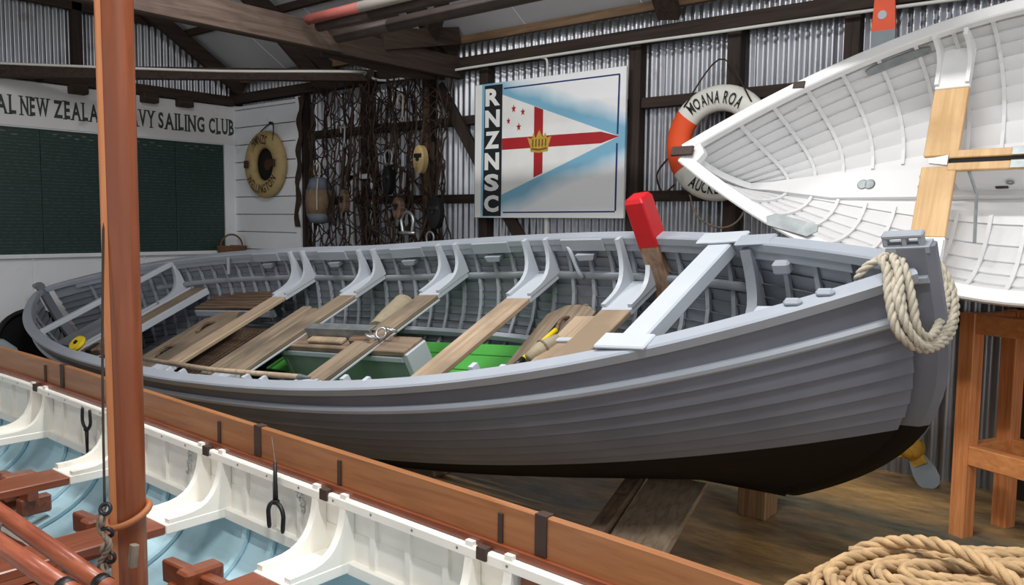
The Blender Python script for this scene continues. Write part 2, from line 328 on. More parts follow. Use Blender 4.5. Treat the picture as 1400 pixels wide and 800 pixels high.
def letters_flat(name, s, o, ex, ey, width, height, mat, parent, bold=0.0, lift=0.0):
    V, F = text(s, bold); o, ex, ey = (np.asarray(v, float) for v in (o, ex, ey)); W = V[:, 0].max(); n = np.cross(ex, ey)
    P = o+ex*(V[:, :1]*width/W)+ey*(V[:, 1:2]*height)+n*lift
    return obj(name, (P, F), mat, parent, fix=False)

# ================================================================ THE SHED
XR, YB, EAVE, SLOPE = 5.93, 9.43, 3.46, 0.62      # right wall, back wall, roof height over the right wall, roof pitch
RIDGE = 1.2
# floor
obj('floor', bbox((-5, -4, -0.12), (6.2, 9.7, 0.0), 0.004), 'ply_floor', kind='structure')

# ---- right wall: corrugated sheets behind studs and girts
def corr(w, h, n, amp=0.015):
    """one corrugated sheet, w wide along y, h high, flutes upright; sheet plane x = 0"""
    ys = np.linspace(0, w, n*8+1); xs = amp*np.sin(ys/w*n*2*PI)
    V = [(x, y, 0) for x, y in zip(xs, ys)]+[(x, y, h) for x, y in zip(xs, ys)]; k = len(ys)
    return V, [[i, i+1, k+i+1, k+i] for i in range(k-1)]
wr = root('wall_right', (XR+0.08, 0, 0), kind='structure')
SW = 0.762; sh0 = None
for i in range(17):
    y0 = 9.46-SW*(i+1)
    if sh0 is None:
        V, F = corr(SW+0.02, EAVE+0.02, 10); V = np.array(V)+np.array([XR+0.08, y0, 0]); sh0 = obj('corrugated_sheet', (V, F), 'corrugated_iron', wr, smooth=True, fix=False); base_y = y0
    else:
        c = share(sh0, wr, (0.002*(i % 2), y0-base_y, 0))
GZ = [1.10, float(atx(900, 268, XR)[2]), float(atx(900, 139, XR)[2])]
studs = [8.05, 6.95, float(atx(585, 200, XR)[1]), float(atx(662, 315, XR)[1]), float(atx(868, 200, XR)[1]), float(atx(1003, 150, XR)[1]), float(atx(1166, 60, XR)[1]), 0.75, -0.6, -2.0]
for i, y in enumerate(studs):
    obj('stud', beam((XR+0.02, y, 0), (XR+0.02, y, 3.2), 0.105, 0.10, up=(1, 0, 0), ch=0.005), 'beam_z', wr)
ss = [9.43]+studs+[-3.5]
for z in GZ:
    for a, b in zip(ss[:-1], ss[1:]):
        obj('girt', beam((XR+0.03, a-0.053, z), (XR+0.03, b+0.053, z), 0.07, 0.085, ch=0.004), 'beam_y', wr)
for a, b in ((9.43, 5.2), (5.2, 1.2), (1.2, -3.5)):
    obj('top_plate', beam((XR-0.01, a, 3.20), (XR-0.01, b, 3.20), 0.12, 0.11, ch=0.006), 'beam_y', wr)
    obj('eave_batten', beam((XR-0.05, a, 3.415), (XR-0.05, b, 3.415), 0.05, 0.075, ch=0.004), 'batten', wr)
# diagonal wind brace passing behind the club sign
obj('diagonal_brace', beam(atx(600, 118, XR-0.055), atx(722, 345, XR-0.055), 0.12, 0.035, up=(1, 0, 0)), 'beam_z', wr)
# white-boarded end of the wall, beside the back corner
yA, yB2 = 9.425, float(atx(414, 200, XR)[1])
zs = np.arange(0.05, 3.06, 0.215)
for i, z in enumerate(zs):
    obj('wall_board', bbox((XR-0.045, yB2+0.06, z), (XR-0.02, yA, min(z+0.205, 3.1)), 0.004), 'white_board', wr)
obj('corner_post', bbox((XR-0.06, yB2-0.02, 0), (XR-0.0, yB2+0.06, 3.12), 0.005), 'white_board', wr)

# ---- back wall: white boards below, honours board and name board hang on it, corrugated gable above
wb = root('wall_back', (XR, YB, 0), kind='structure')
bx = XR-0.03
for i in range(8):
    obj('wall_board', bbox((bx-1.2*(i+1)+0.006, YB+0.0, 0), (bx-1.2*i, YB+0.03, 1.30), 0.004), 'white_board', wb)
    obj('wall_board', bbox((bx-1.2*(i+1)+0.003, YB+0.0, 1.304), (bx-1.2*i, YB+0.03, 3.10), 0.003), 'white_board', wb)
obj('ledge', bbox((-3, YB-0.05, 1.27), (bx, YB, 1.30), 0.004), 'white_board', wb)
obj('corner_trim', bbox((XR-0.05, YB-0.03, 0), (XR+0.12, YB+0.12, 3.12), 0.004), 'white_board', wb)
obj('corner_stud', bbox((XR-0.04, YB-0.02, 3.12), (XR+0.14, YB+0.14, 3.6), 0.004), 'beam_z', wb)
obj('corner_stop', bbox((bx-0.16, YB-0.025, 1.30), (bx-0.005, YB, 3.0), 0.004), 'white_board', wb)
n = 11
for i in range(n):
    x0 = XR-SW*(i+1); ys = np.linspace(0, SW+0.02, 81); zt = [min(EAVE+SLOPE*(XR-(x0+q)), EAVE+SLOPE*(XR-RIDGE)-abs(min(0, (x0+q)-RIDGE))*SLOPE) for q in ys]
    amp = 0.016*np.sin(ys/SW*20*PI); V = [(x0+q, YB+0.08+a, 2.95) for q, a in zip(ys, amp)]+[(x0+q, YB+0.08+a, z) for q, a, z in zip(ys, amp, zt)]
    obj('corrugated_sheet', (V, [[j, j+1, 82+j, 81+j] for j in range(80)]), 'corrugated_iron', wb, smooth=True, fix=False)
for x in (float(aty(105, 50, YB)[0]), 2.4, 0.6):
    obj('stud', beam((x, YB+0.02, 3.0), (x, YB+0.02, EAVE+SLOPE*(XR-max(x, RIDGE))-0.05), 0.10, 0.09, up=(0, 1, 0)), 'beam_z', wb)
obj('wall_plate', beam((-3, YB-0.02, 3.17), (XR-0.05, YB-0.02, 3.17), 0.10, 0.11, ch=0.005), 'beam_x', wb)
obj('girt', beam((-3, YB+0.01, 3.98), (5.0, YB+0.01, 3.98), 0.07, 0.12), 'beam_x', wb)
for q in (105, 202, 250):
    p = aty(q, 118, YB-0.05); obj('joist_end', bbox((p[0]-0.09, YB-0.14, 3.02), (p[0]+0.09, YB-0.02, 3.13), 0.01), 'beam_x', wb)

# ---- roof
ce = root('ceiling', (RIDGE, 3, EAVE), kind='structure')
def roof_z(x): return EAVE+SLOPE*(XR-x) if x >= RIDGE else EAVE+SLOPE*(XR-RIDGE)-SLOPE*(RIDGE-x)
for k in range(11):                                     # lining sheets run from eave to ridge
    a = 9.55-1.2*k; b = a-1.19
    for x0, x1 in ((XR+0.2, RIDGE), (RIDGE, -3.6)):
        q = [(x0, a, roof_z(x0)), (x1, a, roof_z(x1)), (x1, b, roof_z(x1)), (x0, b, roof_z(x0))]
        obj('lining_sheet', (q+[(x, y, z+0.02) for x, y, z in q], BOXF), 'roof_lining', ce)
for x in (5.2, 4.45, 3.7, 2.95, 2.2, 1.45, 0.4, -0.8, -2.0):
    obj('purlin', beam((x, 9.4, roof_z(x)-0.05), (x, -3.4, roof_z(x)-0.05), 0.055, 0.075, ch=0.004), 'beam_y', ce)
for y in (9.25, 7.45, 5.62, 1.9, -1.6):
    for x0, x1 in ((XR-0.02, RIDGE), (-3.4, RIDGE)):
        obj('rafter', beam((x0, y, roof_z(x0)-0.17), (x1, y, roof_z(x1)-0.17), 0.075, 0.17, ch=0.005), 'beam_x', ce)
# tie beam of the near truss: a pale board bolted in front of the dark chord
ty = 5.40
pe = aty(470, 72, ty); zb_ = float(pe[2]); zt_ = float(aty(438, 30, ty)[2]); xe = float(pe[0]); xs_ = float(aty(438, 30, ty)[0])
obj('tie_beam', prism([(-3.4, zb_), (xe, zb_), (xs_, zt_), (-3.4, zt_)], (0, ty, 0), (1, 0, 0), (0, 0, 1), -0.06), 'tie_timber', ce)
obj('truss_chord', beam((-3.4, ty+0.14, 3.16), (XR-0.02, ty+0.14, 3.16), 0.07, 0.20, ch=0.005), 'beam_x', ce)
obj('truss_strut', beam((5.35, ty+0.22, 3.2), (4.6, ty+0.22, roof_z(4.6)-0.2), 0.14, 0.05, up=(0, 1, 0)), 'beam_x', ce)
obj('truss_strut', beam((4.9, ty+0.10, 3.25), (XR-0.1, ty+0.10, 3.45), 0.16, 0.05, up=(0, 1, 0)), 'beam_x', ce)
obj('gusset', prism([(4.35, 3.05), (5.3, 3.0), (5.8, 3.05), (5.75, 3.35), (4.9, 3.6), (4.5, 3.4)], (0, ty+0.27, 0), (1, 0, 0), (0, 0, 1), 0.03), 'beam_x', ce)
# knee brace and diagonal tie across the corner
pA = atx(512, 104, XR-0.08); pB = atd(-60, 97, 8.15)
obj('corner_tie', beam(pA, pB, 0.09, 0.12, ch=0.005), 'beam_x', ce)
obj('collar_beam', beam((-3.4, 1.9, 4.6), (XR-1.6, 1.9, 4.6), 0.07, 0.16), 'beam_x', ce)
obj('truss_strut', beam((XR-0.1, 7.45, 3.1), (4.7, 7.45, roof_z(4.7)-0.2), 0.14, 0.06, up=(0, 1, 0)), 'beam_x', ce)
obj('roof_brace', beam((XR-0.1, 3.25, 3.30), (4.2, 2.9, roof_z(4.2)-0.12), 0.08, 0.17, up=(0, 1, 0)), 'beam_x', ce)
obj('roof_brace', beam(atx(585, 70, XR-0.3), atd(612, -20, 6.9), 0.06, 0.11, up=(0, 1, 0)), 'beam_z', ce)

# ---- lamps (battens under the roof, above the picture)
for i, (x, y, z, wt) in enumerate(LAMPS):
    lr = root('fluorescent_batten', (x, y, z), label=['white fluorescent batten above the grey whaler bow', 'white fluorescent batten above the middle of the grey whaler', 'white fluorescent batten above the front rowing boat', 'white fluorescent batten at the open side of the shed'][i], cat='lamp', group='fluorescent battens under the roof')
    obj('housing', bbox((x-0.08, y-0.75, z), (x+0.08, y+0.75, z+0.07), 0.01), 'lamp_housing', lr)
    for s in (-0.5, 0.5): obj('hanger', beam((x, y+s, z+0.07), (x, y+s, roof_z(x)-0.02), 0.012, 0.012, up=(1, 0, 0)), 'galvanised', lr)
    ld = bpy.data.lights.new('tube_light', 'AREA'); ld.shape = 'RECTANGLE'; ld.size = 0.14; ld.size_y = 1.4; ld.energy = wt; ld.color = (1.0, 0.985, 0.96)
    lo = bpy.data.objects.new('tube_light', ld); COL.objects.link(lo); lo.parent = lr; lo.location = (0, 0, -0.012)

# ================================================================ BOATS
class Hull:
    """clinker hull in its own frame: x forward, y to port, z up; t in -1..1 along, v 0 at the sheer to 1 at the keel"""
    def __init__(s, L2, hb, sheer, keel, fb=0.17, fs=0.17, pe=3.6, full=0.80, end=1.35, stem=0.028, c=1.0):
        s.L2, s.hb, s.sheer, s.keel, s.fb, s.fs, s.pe, s.full, s.end, s.stem, s.c = L2, hb, sheer, keel, fb, fs, pe, full, end, stem, c
    def raw(s, t, v, side):
        t = np.asarray(t, float); v = np.asarray(v, float); t, v = np.broadcast_arrays(t, v); th = np.clip(v, 0, 1)*PI/2
        a = s.full+(s.end-s.full)*np.abs(t)**2.5; d = np.sin(th)**s.c
        y = side*(s.hb(t)*np.cos(th)**a + s.stem); zs = s.sheer(t); z = zs+(s.keel(t)-zs)*d
        k = np.where(t > 0, s.fb, s.fs); return np.stack([t*s.L2*(1-k*d**s.pe), y, z], -1)
    def P(s, t, v, side, off=0.0):
        p = s.raw(t, v, side); e = 1e-3; t = np.asarray(t, float); v = np.asarray(v, float)
        dv = s.raw(t, np.minimum(v+e, 0.999), side)-s.raw(t, np.maximum(v-e, 0), side); dt = s.raw(np.minimum(t+e, 1), v, side)-s.raw(np.maximum(t-e, -1), v, side)
        n = np.cross(dt, dv)*side; n = n/(np.linalg.norm(n, axis=-1, keepdims=True)+1e-12)
        # make sure it points outward
        sg = np.sign(n[..., 1]*side); sg = np.where(sg == 0, 1, sg); n = n*sg[..., None]
        return p+n*np.asarray(off, float)[..., None]
    def strake(s, v0, v1, side, th=0.014, lap=0.014, nt=44, t0=-0.985, t1=0.985, ov=0.008, groove=0.0):
        T = np.sin(np.linspace(math.asin(t0), math.asin(t1), nt)); vm = (v0+v1)/2
        if groove: vm = v0+(v1-v0)*0.19      # plank thins towards the lap of the one above it
        vs = [v0, vm, v1+ov, v1+ov, vm, v0]; of = [-groove, lap*0.3, lap, lap-th, -th, -th-groove*0.3]
        return sweep(np.stack([s.P(T, v, side, np.full(nt, o)) for v, o in zip(vs, of)], 1))
    def rib(s, t, side, va=0.0, vb=0.9, w=0.026, d=0.018, off=-0.014, n=12):
        vs = np.linspace(va, vb, n); dt = w/2/s.L2
        return sweep(np.stack([s.P(np.full(n, t-dt), vs, side, np.full(n, off)), s.P(np.full(n, t+dt), vs, side, np.full(n, off)), s.P(np.full(n, t+dt), vs, side, np.full(n, off-d)), s.P(np.full(n, t-dt), vs, side, np.full(n, off-d))], 1))
    def rail(s, prof, side, v=0.0, nt=60, t0=-0.995, t1=0.995):
        """sweep a profile of (outward, up) along the sheer or another line of constant v"""
        T = np.sin(np.linspace(math.asin(t0), math.asin(t1), nt)); P = s.raw(T, np.full(nt, v), side)
        d = np.gradient(P, axis=0); d[:, 2] = 0; d /= np.linalg.norm(d, axis=1, keepdims=True)+1e-12
        n = np.stack([d[:, 1], -d[:, 0], 0*d[:, 0]], 1); n *= np.sign(n[:, 1]*side+1e-9)[:, None]
        return sweep(np.stack([P+n*a+np.array([0, 0, b]) for a, b in prof], 1))

def knee(u, side, yin, yout, zlow, ztop, th=0.028, reach=0.30):
    """grown knee: foot on the thwart, concave sweep up to the gunwale (boat frame)"""
    pts = [(yout, zlow), (yin, zlow), (yin, zlow+0.022)]
    for k in range(1, 10):
        a = k/9*PI/2; f = math.sin(a)**1.0; pts.append((yin+(yout-0.04-yin)*math.sin(a)**0.8, zlow+0.022+(ztop-zlow-0.022)*(1-math.cos(a))**1.45))
    pts += [(yout, ztop)]
    return sweep([[(u+k, side*y, z) for y, z in pts] for k in (-th/2, th/2)])

# ---------------------------------------------------------------- the grey whaler
RW = np.array([[-0.02301, 0.90817, -0.41797], [-0.99718, 0.009, 0.07446], [0.07138, 0.4185, 0.90541]]); OW = np.array([3.39808, 4.86234, 1.08914])
MWh = Matrix([[RW[0, 0], RW[0, 1], RW[0, 2], OW[0]], [RW[1, 0], RW[1, 1], RW[1, 2], OW[1]], [RW[2, 0], RW[2, 1], RW[2, 2], OW[2]], [0, 0, 0, 1]])
def wl(px, py, z):      # boat-frame point at height z seen at a pixel
    c = RW.T @ (CAM-OW); v = RW.T @ ray(px, py); return c+v*(z-c[2])/v[2]
def hbW(t): return 0.90*np.where(t > 0, 1-np.abs(t)**3.01, np.clip(1-np.abs(t)**2.78, 0, 1)**0.835)
def shW(t): return np.where(t > 0, 0.172*np.abs(t)**2.376, 0.1743*np.abs(t)**1.1)
def keW(t): return np.where(t > 0, -0.80-0.12*np.abs(t)**1.5, -0.80+0.06*np.abs(t)**2)
HW = Hull(4.143, hbW, shW, keW, 0.17, 0.14, 3.6, 0.72, 1.30)
wh = root('whaler_boat', mat=MWh, label='large grey clinker whaler heeled over in the middle of the shed', cat='boat')
def wp(name, VF, mat, parent=None, **k): return obj(name, VF, mat, parent or wh, world=False, **k)
def two_tone(o, inner):
    """inboard faces of a plank carry the inside paint"""
    o.data.materials.append(MATS[inner]); n = len(o.data.polygons)
    for i, f in enumerate(o.data.polygons):
        if i < n-2 and i % 6 in (3, 4): f.material_index = 1
    return o
NS = 20; vt = [0.0, 0.085]+[0.085+(1-0.085)*k/NS for k in range(1, NS+1)]; vt[-1] = 0.985
for side in (-1, 1):
    two_tone(wp('plank', HW.strake(vt[0], vt[1], side, th=0.018, lap=0.004, ov=0.0), 'hull_outer', smooth=True, auto=0.5), 'hull_inner_grey')
    for k in range(1, NS+1): two_tone(wp('plank', HW.strake(vt[k], vt[k+1], side, lap=0.020, groove=0.030), 'hull_outer', smooth=True, auto=0.5), 'hull_inner_grey')
    wp('rubbing_strake', HW.rail([(0.0, -0.012), (0.018, -0.012), (0.030, 0.002), (0.030, 0.018), (0.016, 0.03), (0.0, 0.03)], side, v=0.095, t0=-0.985, t1=0.985), 'rail_grey', smooth=True, auto=0.6)
    wp('gunwale', HW.rail([(0.022, -0.02), (0.028, 0.018), (0.02, 0.026), (-0.05, 0.026), (-0.056, 0.018), (-0.056, -0.018), (-0.012, -0.03)], side), 'rail_grey', smooth=True, auto=0.6)
    wp('inwale', HW.rail([(-0.018, -0.02), (-0.05, -0.02), (-0.05, -0.062), (-0.018, -0.062)], side, t0=-0.93, t1=0.93), 'rail_grey')
    wp('riser', HW.rail([(-0.034, -0.245), (-0.062, -0.245), (-0.068, -0.225), (-0.062, -0.205), (-0.034, -0.205)], side, t0=-0.72, t1=0.80), 'hull_inner_grey', smooth=True, auto=0.7)
    wp('bilge_stringer', HW.rail([(-0.07, 0.0), (-0.105, 0.0), (-0.105, 0.035), (-0.06, 0.035)], side, v=0.60, t0=-0.7, t1=0.7), 'hull_inner_grey')
    for k in range(45):
        t = -0.90+1.82*k/44
        wp('rib', HW.rib(t, side, 0.02, 0.9), 'hull_inner_grey')
    for u in (-1.35, -0.46, 0.42, 1.28, 2.1):                                   # thole pads hung under the inwale
        p = HW.raw(u/4.143, 0.0, side); s_ = side
        wp('rowlock_pad', prism([(-0.07, 0), (0.07, 0), (0.05, -0.035), (-0.05, -0.035)], p+np.array([0, -s_*0.03, -0.075]), (1, 0, 0), (0, 0, 1), s_*0.055), 'rail_grey')
        wp('gunwale_chock', HW.rail([(-0.052, 0.02), (-0.052, -0.06), (-0.068, -0.055), (-0.068, 0.015)], side, t0=(u-0.17)/4.143, t1=(u+0.17)/4.143, nt=5), 'rail_grey')
# inside skin below the ribs stays the planks; keel, stems
def stem_path(sgn, v0=0.0):
    vs = np.linspace(v0, 1, 22); p = HW.raw(np.full(22, sgn*1.0), vs, 1.0); p[:, 1] = 0; return p
kp = np.linspace(-0.99, 0.99, 40); K = HW.raw(kp, np.ones(40), 1); K[:, 1] = 0
wp('keel', sweep(np.stack([K+np.array([0, a, b]) for a, b in ((-0.032, 0.05), (0.032, 0.05), (0.028, -0.055), (-0.028, -0.055))], 1)), 'hull_outer')
for sgn, top in ((1, 0.10), (-1, 0.07)):
    S = stem_path(sgn); kx = HW.raw(np.array([0.97, 0.92])*sgn, np.ones(2), 1); kx[:, 1] = 0; S = np.vstack([S[0]+np.array([0, 0, top]), S, kx]); d = np.gradient(S, axis=0); nrm = np.stack([-d[:, 2], 0*d[:, 0], d[:, 0]], 1); nrm /= np.linalg.norm(nrm, axis=1, keepdims=True)
    nrm *= (-1 if nrm[1:8, 0].sum()*sgn < 0 else 1); o_ = 0.05; i_ = (-0.075-0.16*np.minimum(1, np.linspace(0, 1.1, len(S)))**1.5)[:, None]; i_[-4:] = np.array([[-0.18], [-0.14], [-0.08], [-0.05]]); i_ = i_ if sgn > 0 else i_*0+[[-0.045]]
    ring = np.stack([S+nrm*i_+[0, -0.036, 0], S+nrm*o_*0.4+[0, -0.036, 0], S+nrm*o_+[0, -0.018, 0], S+nrm*o_+[0, 0.018, 0], S+nrm*o_*0.4+[0, 0.036, 0], S+nrm*i_+[0, 0.036, 0]], 1)
    stm = wp('stem' if sgn > 0 else 'sternpost', sweep(ring), 'hull_outer')
    if sgn > 0:
        tp = S[0]; pl = [(-0.085, 0), (0.055, 0), (0.055, 0.028), (0.045, 0.042), (-0.055, 0.042), (-0.07, 0.03)]
        wp('stem_head_plate', prism([(-0.09, -0.02), (0.06, -0.02), (0.06, 0.004), (-0.085, 0.004)], tp+[-0.025, 0.035, 0], (1, 0, 0), (0, 0, 1), 0.07), 'hull_inner_grey', stm)
        for a in (-0.075, -0.01, 0.045): wp('fairlead_post', bbox((tp[0]-0.04+a-0.008, -0.02, tp[2]), (tp[0]-0.04+a+0.008, 0.02, tp[2]+0.035), 0.003), 'hull_inner_grey', stm)
        wp('fairlead_bar', bbox((tp[0]-0.125, -0.022, tp[2]+0.03), (tp[0]+0.016, 0.022, tp[2]+0.05), 0.006), 'hull_inner_grey', stm)
        wp('breasthook_eye', beam(tp+[-0.10, -0.04, -0.13], tp+[0.02, -0.04, -0.12], 0.02, 0.03, ch=0.005), 'rail_grey', stm)
    else:
        wp('rudder_bracket', bbox((S[0][0]-0.09, -0.035, S[0][2]-0.03), (S[0][0]+0.03, 0.035, S[0][2]+0.02), 0.01), 'galvanised', stm)
# thwarts with their knees
def half_in(u, z=-0.2):
    t = u/4.143; vs = np.linspace(0, 1, 80); p = HW.raw(np.full(80, t), vs, 1); return float(np.interp(-z, -p[:, 2], p[:, 1]))-0.04
for i, u in enumerate((-0.90, -0.02, 0.87, 1.71, 2.50)):
    h = half_in(u, -0.2); pad = 0.33
    wood_m = ['pale_thwart', 'weathered', 'weathered', 'pale_thwart', 'pale_thwart'][i]
    th_ = wp('thwart', bbox((u-0.095, -(h-pad), -0.222), (u+0.095, h-pad, -0.19), 0.005), wood_m)
    for side in (-1, 1):
        y0, y1 = sorted((side*(h-pad+0.001), side*h))
        wp('painted_end', bbox((u-0.095, y0, -0.224), (u+0.095, y1, -0.188), 0.004), 'light_grey', th_)
        wp('thwart_edge', bbox((u+0.09, -(h-pad), -0.235), (u+0.1, h-pad, -0.222), 0.002), 'light_grey', th_) if side > 0 and i in (1, 2) else None
        g = float(hbW(np.array(u/4.143)))-0.005; zt = float(shW(np.array(u/4.143)))+0.03
        for s_ in (-0.085, 0.085):
            wp('knee', knee(u+s_, side, h-pad+0.02, g+0.012 if False else g-0.015, -0.19, zt), 'light_grey', th_, smooth=True, auto=0.5)
# aft thwart with its beam across the gunwales and tall knees
u = -2.42; h = half_in(u, -0.17)
ath = wp('thwart', bbox((u-0.13, -h, -0.205), (u+0.12, h, -0.17), 0.005), 'weathered')
wp('thwart_riser', bbox((u+0.12, -h, -0.235), (u+0.145, h, -0.175), 0.004), 'light_grey', ath)
wp('thwart_edge', bbox((u-0.16, -h, -0.19), (u-0.13, h, -0.155), 0.004), 'light_grey', ath)
ub = -2.66; hb_ = float(hbW(np.array(ub/4.143)))-0.0
wp('stern_beam', bbox((ub-0.04, -hb_+0.02, 0.08), (ub+0.035, hb_-0.02, 0.125), 0.006), 'light_grey')
for side in (-1, 1):
    wp('stern_knee', knee(ub+0.02, side, 0.36, half_in(ub, -0.1)+0.03, -0.17, 0.12, th=0.05), 'light_grey', smooth=True, auto=0.5)
wp('stern_locker', bbox((-3.5, -0.36, -0.23), (ub-0.05, 0.36, -0.21), 0.004), 'hull_inner_grey')
wp('locker_front', bbox((ub-0.06, -0.5, -0.23), (ub-0.04, 0.5, -0.16), 0.004), 'light_grey')
wp('quarter_knee', knee(-3.3, 1, 0.2, half_in(-3.3, 0.0)+0.02, -0.2, 0.12, th=0.06), 'hull_inner_grey')
# side benches aft: slats on bearers
for side in (-1, 1):
    be = wp('side_bench', bbox((-2.28, min(side*0.47, side*0.50), -0.36), (-1.0, max(side*0.47, side*0.50), -0.30), 0.004), 'light_grey')
    for k in range(6):
        y = 0.475+k*0.052
        wp('slat', bbox((-2.26, min(side*y, side*(y+0.044)), -0.292), (-1.02, max(side*y, side*(y+0.044)), -0.272), 0.003), 'dark_slat', be)
# mast beam forward with its clamp
u = 3.13
mb = wp('mast_beam', bbox((u-0.062, -0.49, 0.04), (u+0.062, 0.49, 0.115), 0.008), 'light_grey')
for side in (-1, 1):
    g = float(hbW(np.array(u/4.143)))+0.02; zt = float(shW(np.array(u/4.143)))
    wp('beam_cap', bbox((u-0.12, min(side*(g-0.10), side*(g+0.01)), zt+0.028), (u+0.12, max(side*(g-0.10), side*(g+0.01)), zt+0.045), 0.006), 'light_grey', mb)
    if side > 0: wp('clamp_lever', bbox((u+0.10, min(side*(g-0.15), side*(g-0.05)), zt+0.03), (u+0.28, max(side*(g-0.15), side*(g-0.05)), zt+0.05), 0.008), 'rail_grey', mb)
    wp('hanging_knee', knee(3.28, side, 0.18, half_in(3.28, -0.24)+0.01, -0.22, float(shW(np.array(3.28/4.143))), th=0.05), 'hull_inner_grey', mb, smooth=True, auto=0.5)
    wp('gunwale_block', bbox((3.43, min(side*0.295, side*0.345), 0.01), (3.51, max(side*0.295, side*0.345), 0.07), 0.01), 'hull_inner_grey')
wp('fore_thwart', bbox((3.35, -0.24, -0.14), (3.60, 0.24, -0.11), 0.005), 'light_grey')
# floor inside: bottom boards (grey aft, green amidships), gratings
def bottom_boards(u0, u1, z, ys, mat, name='bottom_board'):
    for a, b in ys: wp(name, bbox((u0, a, z), (u1, b, z+0.018), 0.004), mat)
bottom_boards(-0.75, 1.75, -0.60, [(-0.48, -0.31), (0.43, 0.56)], 'bright_green'); bottom_boards(-0.75, 2.35, -0.60, [(-0.30, -0.13), (0.07, 0.24), (0.25, 0.42)], 'bright_green')
for s_ in (-1, 1): wp('floor_edge', HW.rail([(-0.055, -0.0), (-0.095, -0.0), (-0.095, 0.035), (-0.045, 0.035)], s_, v=0.50, t0=-0.5, t1=0.68), 'rail_grey')
bottom_boards(-2.9, -0.78, -0.56, [(-0.46, -0.24), (-0.23, -0.01), (0.0, 0.22), (0.23, 0.45)], 'hull_inner_grey')
gr = wp('grating', bbox((-1.62, -0.46, -0.50), (-0.62, -0.42, -0.46), 0.003), 'dark_slat')
wp('grating_side', bbox((-1.62, 0.42, -0.50), (-0.62, 0.46, -0.46), 0.003), 'dark_slat', gr)
for k in range(16):
    x = -1.60+k*0.062; wp('grating_bar', bbox((x, -0.42, -0.485), (x+0.03, 0.42, -0.46), 0.002), 'dark_slat', gr)
# centreboard case
cx0, cx1 = -0.03, 1.22
cc = wp('centreboard_case', bbox((cx0, -0.12, -0.60), (cx1, -0.095, -0.27), 0.004), 'case_green')
wp('case_side', bbox((cx0, 0.02, -0.60), (cx1, 0.045, -0.27), 0.004), 'case_green', cc)
wp('case_end', bbox((cx1, -0.125, -0.60), (cx1+0.05, 0.05, -0.25), 0.004), 'light_grey', cc); wp('case_end', bbox((cx0-0.04, -0.125, -0.60), (cx0, 0.05, -0.27), 0.004), 'case_green', cc)
wp('case_trim', bbox((cx0, -0.132, -0.305), (cx1, -0.12, -0.27), 0.003), 'light_grey', cc)
wp('case_cap', bbox((cx0-0.02, -0.125, -0.27), (cx1+0.03, 0.05, -0.228), 0.006), 'weathered_x', cc)
ch = wp('case_channel', bbox((0.17, -0.02, -0.228), (0.86, 0.0, -0.15), 0.002), 'galvanised', cc); wp('channel_flange', bbox((0.17, 0.0, -0.165), (0.86, 0.05, -0.15), 0.002), 'galvanised', ch)
wp('case_block', bbox((0.70, -0.09, -0.228), (0.92, -0.025, -0.18), 0.012), 'dark_slat', cc); wp('case_wedge', bbox((0.25, -0.09, -0.228), (0.62, -0.03, -0.20), 0.008), 'pale_thwart', cc)
for k in range(3): wp('shackle', torus((0.93+0.05*k, -0.07+0.045*k, -0.165), 0.035, 0.008, (0.3, -0.6 if k % 2 else 0.6, 0.7), 14, 6), 'steel', cc, smooth=True)
# canvas-covered cylinder by the riser, handles
wp('hand_grip', tube(smooth_path([(1.93, 0.80, 0.0), (1.98, 0.76, -0.02), (2.02, 0.73, -0.16), (2.02, 0.75, -0.2)], 16), 0.014, 6), 'rail_grey', smooth=True)
p = HW.raw(-1.85/4.143, 0.0, 1); wp('gunwale_cleat', beam(p+[0, -0.06, 0.0], p+[-0.05, -0.10, -0.14], 0.03, 0.025), 'rail_grey')
for t in (0.905, 0.93):
    p = HW.raw(t, 0.0, -1); wp('bow_fairlead', bbox((p[0]-0.04, p[1]+0.0, p[2]+0.02), (p[0]+0.03, p[1]+0.035, p[2]+0.05), 0.012), 'rail_grey')
# props and blocks under the hull
def prop(name, VF, mat, label, cat='timber', group=None): return obj(name, VF, mat, label=label, cat=cat, group=group)
# keel rests on timber blocks; a leaning plank pair props the near bilge, a short post the far one
def wpt(u, y, z): return RW @ np.array([u, y, z])+OW
for i, (u, lab) in enumerate(((0.9, 'timber block under the keel of the grey whaler, nearer the bow'), (-0.9, 'timber block under the keel of the grey whaler, nearer the stern'))):
    k = wpt(u, 0, float(HW.raw(u/4.143/0.9, 1.0, 1)[2])-0.09)
    obj('keel_block', bbox((k[0]-0.22, k[1]-0.11, 0), (k[0]+0.22, k[1]+0.11, k[2]-0.012), 0.01), 'prop_wood', label=lab, cat='timber', group='keel blocks')
pr = root('leaning_prop', (3.5, 2.3, 0), label='weathered plank prop leaning up under the near bilge of the grey whaler', cat='timber')
for nm, ya_, yb_, x0_, x1_, z1_, th_, m_ in (('wide_plank', 1.80, 2.10, 3.08, 3.74, 0.40, 0.05, 'prop_lit'), ('side_batten', 2.12, 2.20, 3.05, 3.72, 0.40, 0.08, 'prop_wood')):
    lx, lz = x1_-x0_, z1_; ll = math.hypot(lx, lz); nx_, nz_ = -lz/ll*th_, lx/ll*th_
    obj(nm, sweep([[(x0_, y, 0.0), (x1_, y, z1_), (x1_+nx_, y, z1_+nz_*0.3), (x0_+nx_, y, 0.0+nz_)] for y in (ya_, yb_)]), m_, pr)
q = atz(1035, 703, 0); obj('support_post', bbox((q[0]-0.09, q[1]-0.085, 0), (q[0]+0.09, q[1]+0.085, 0.46), 0.006), 'prop_pale', label='short pale timber post under the far bilge of the grey whaler', cat='timber')

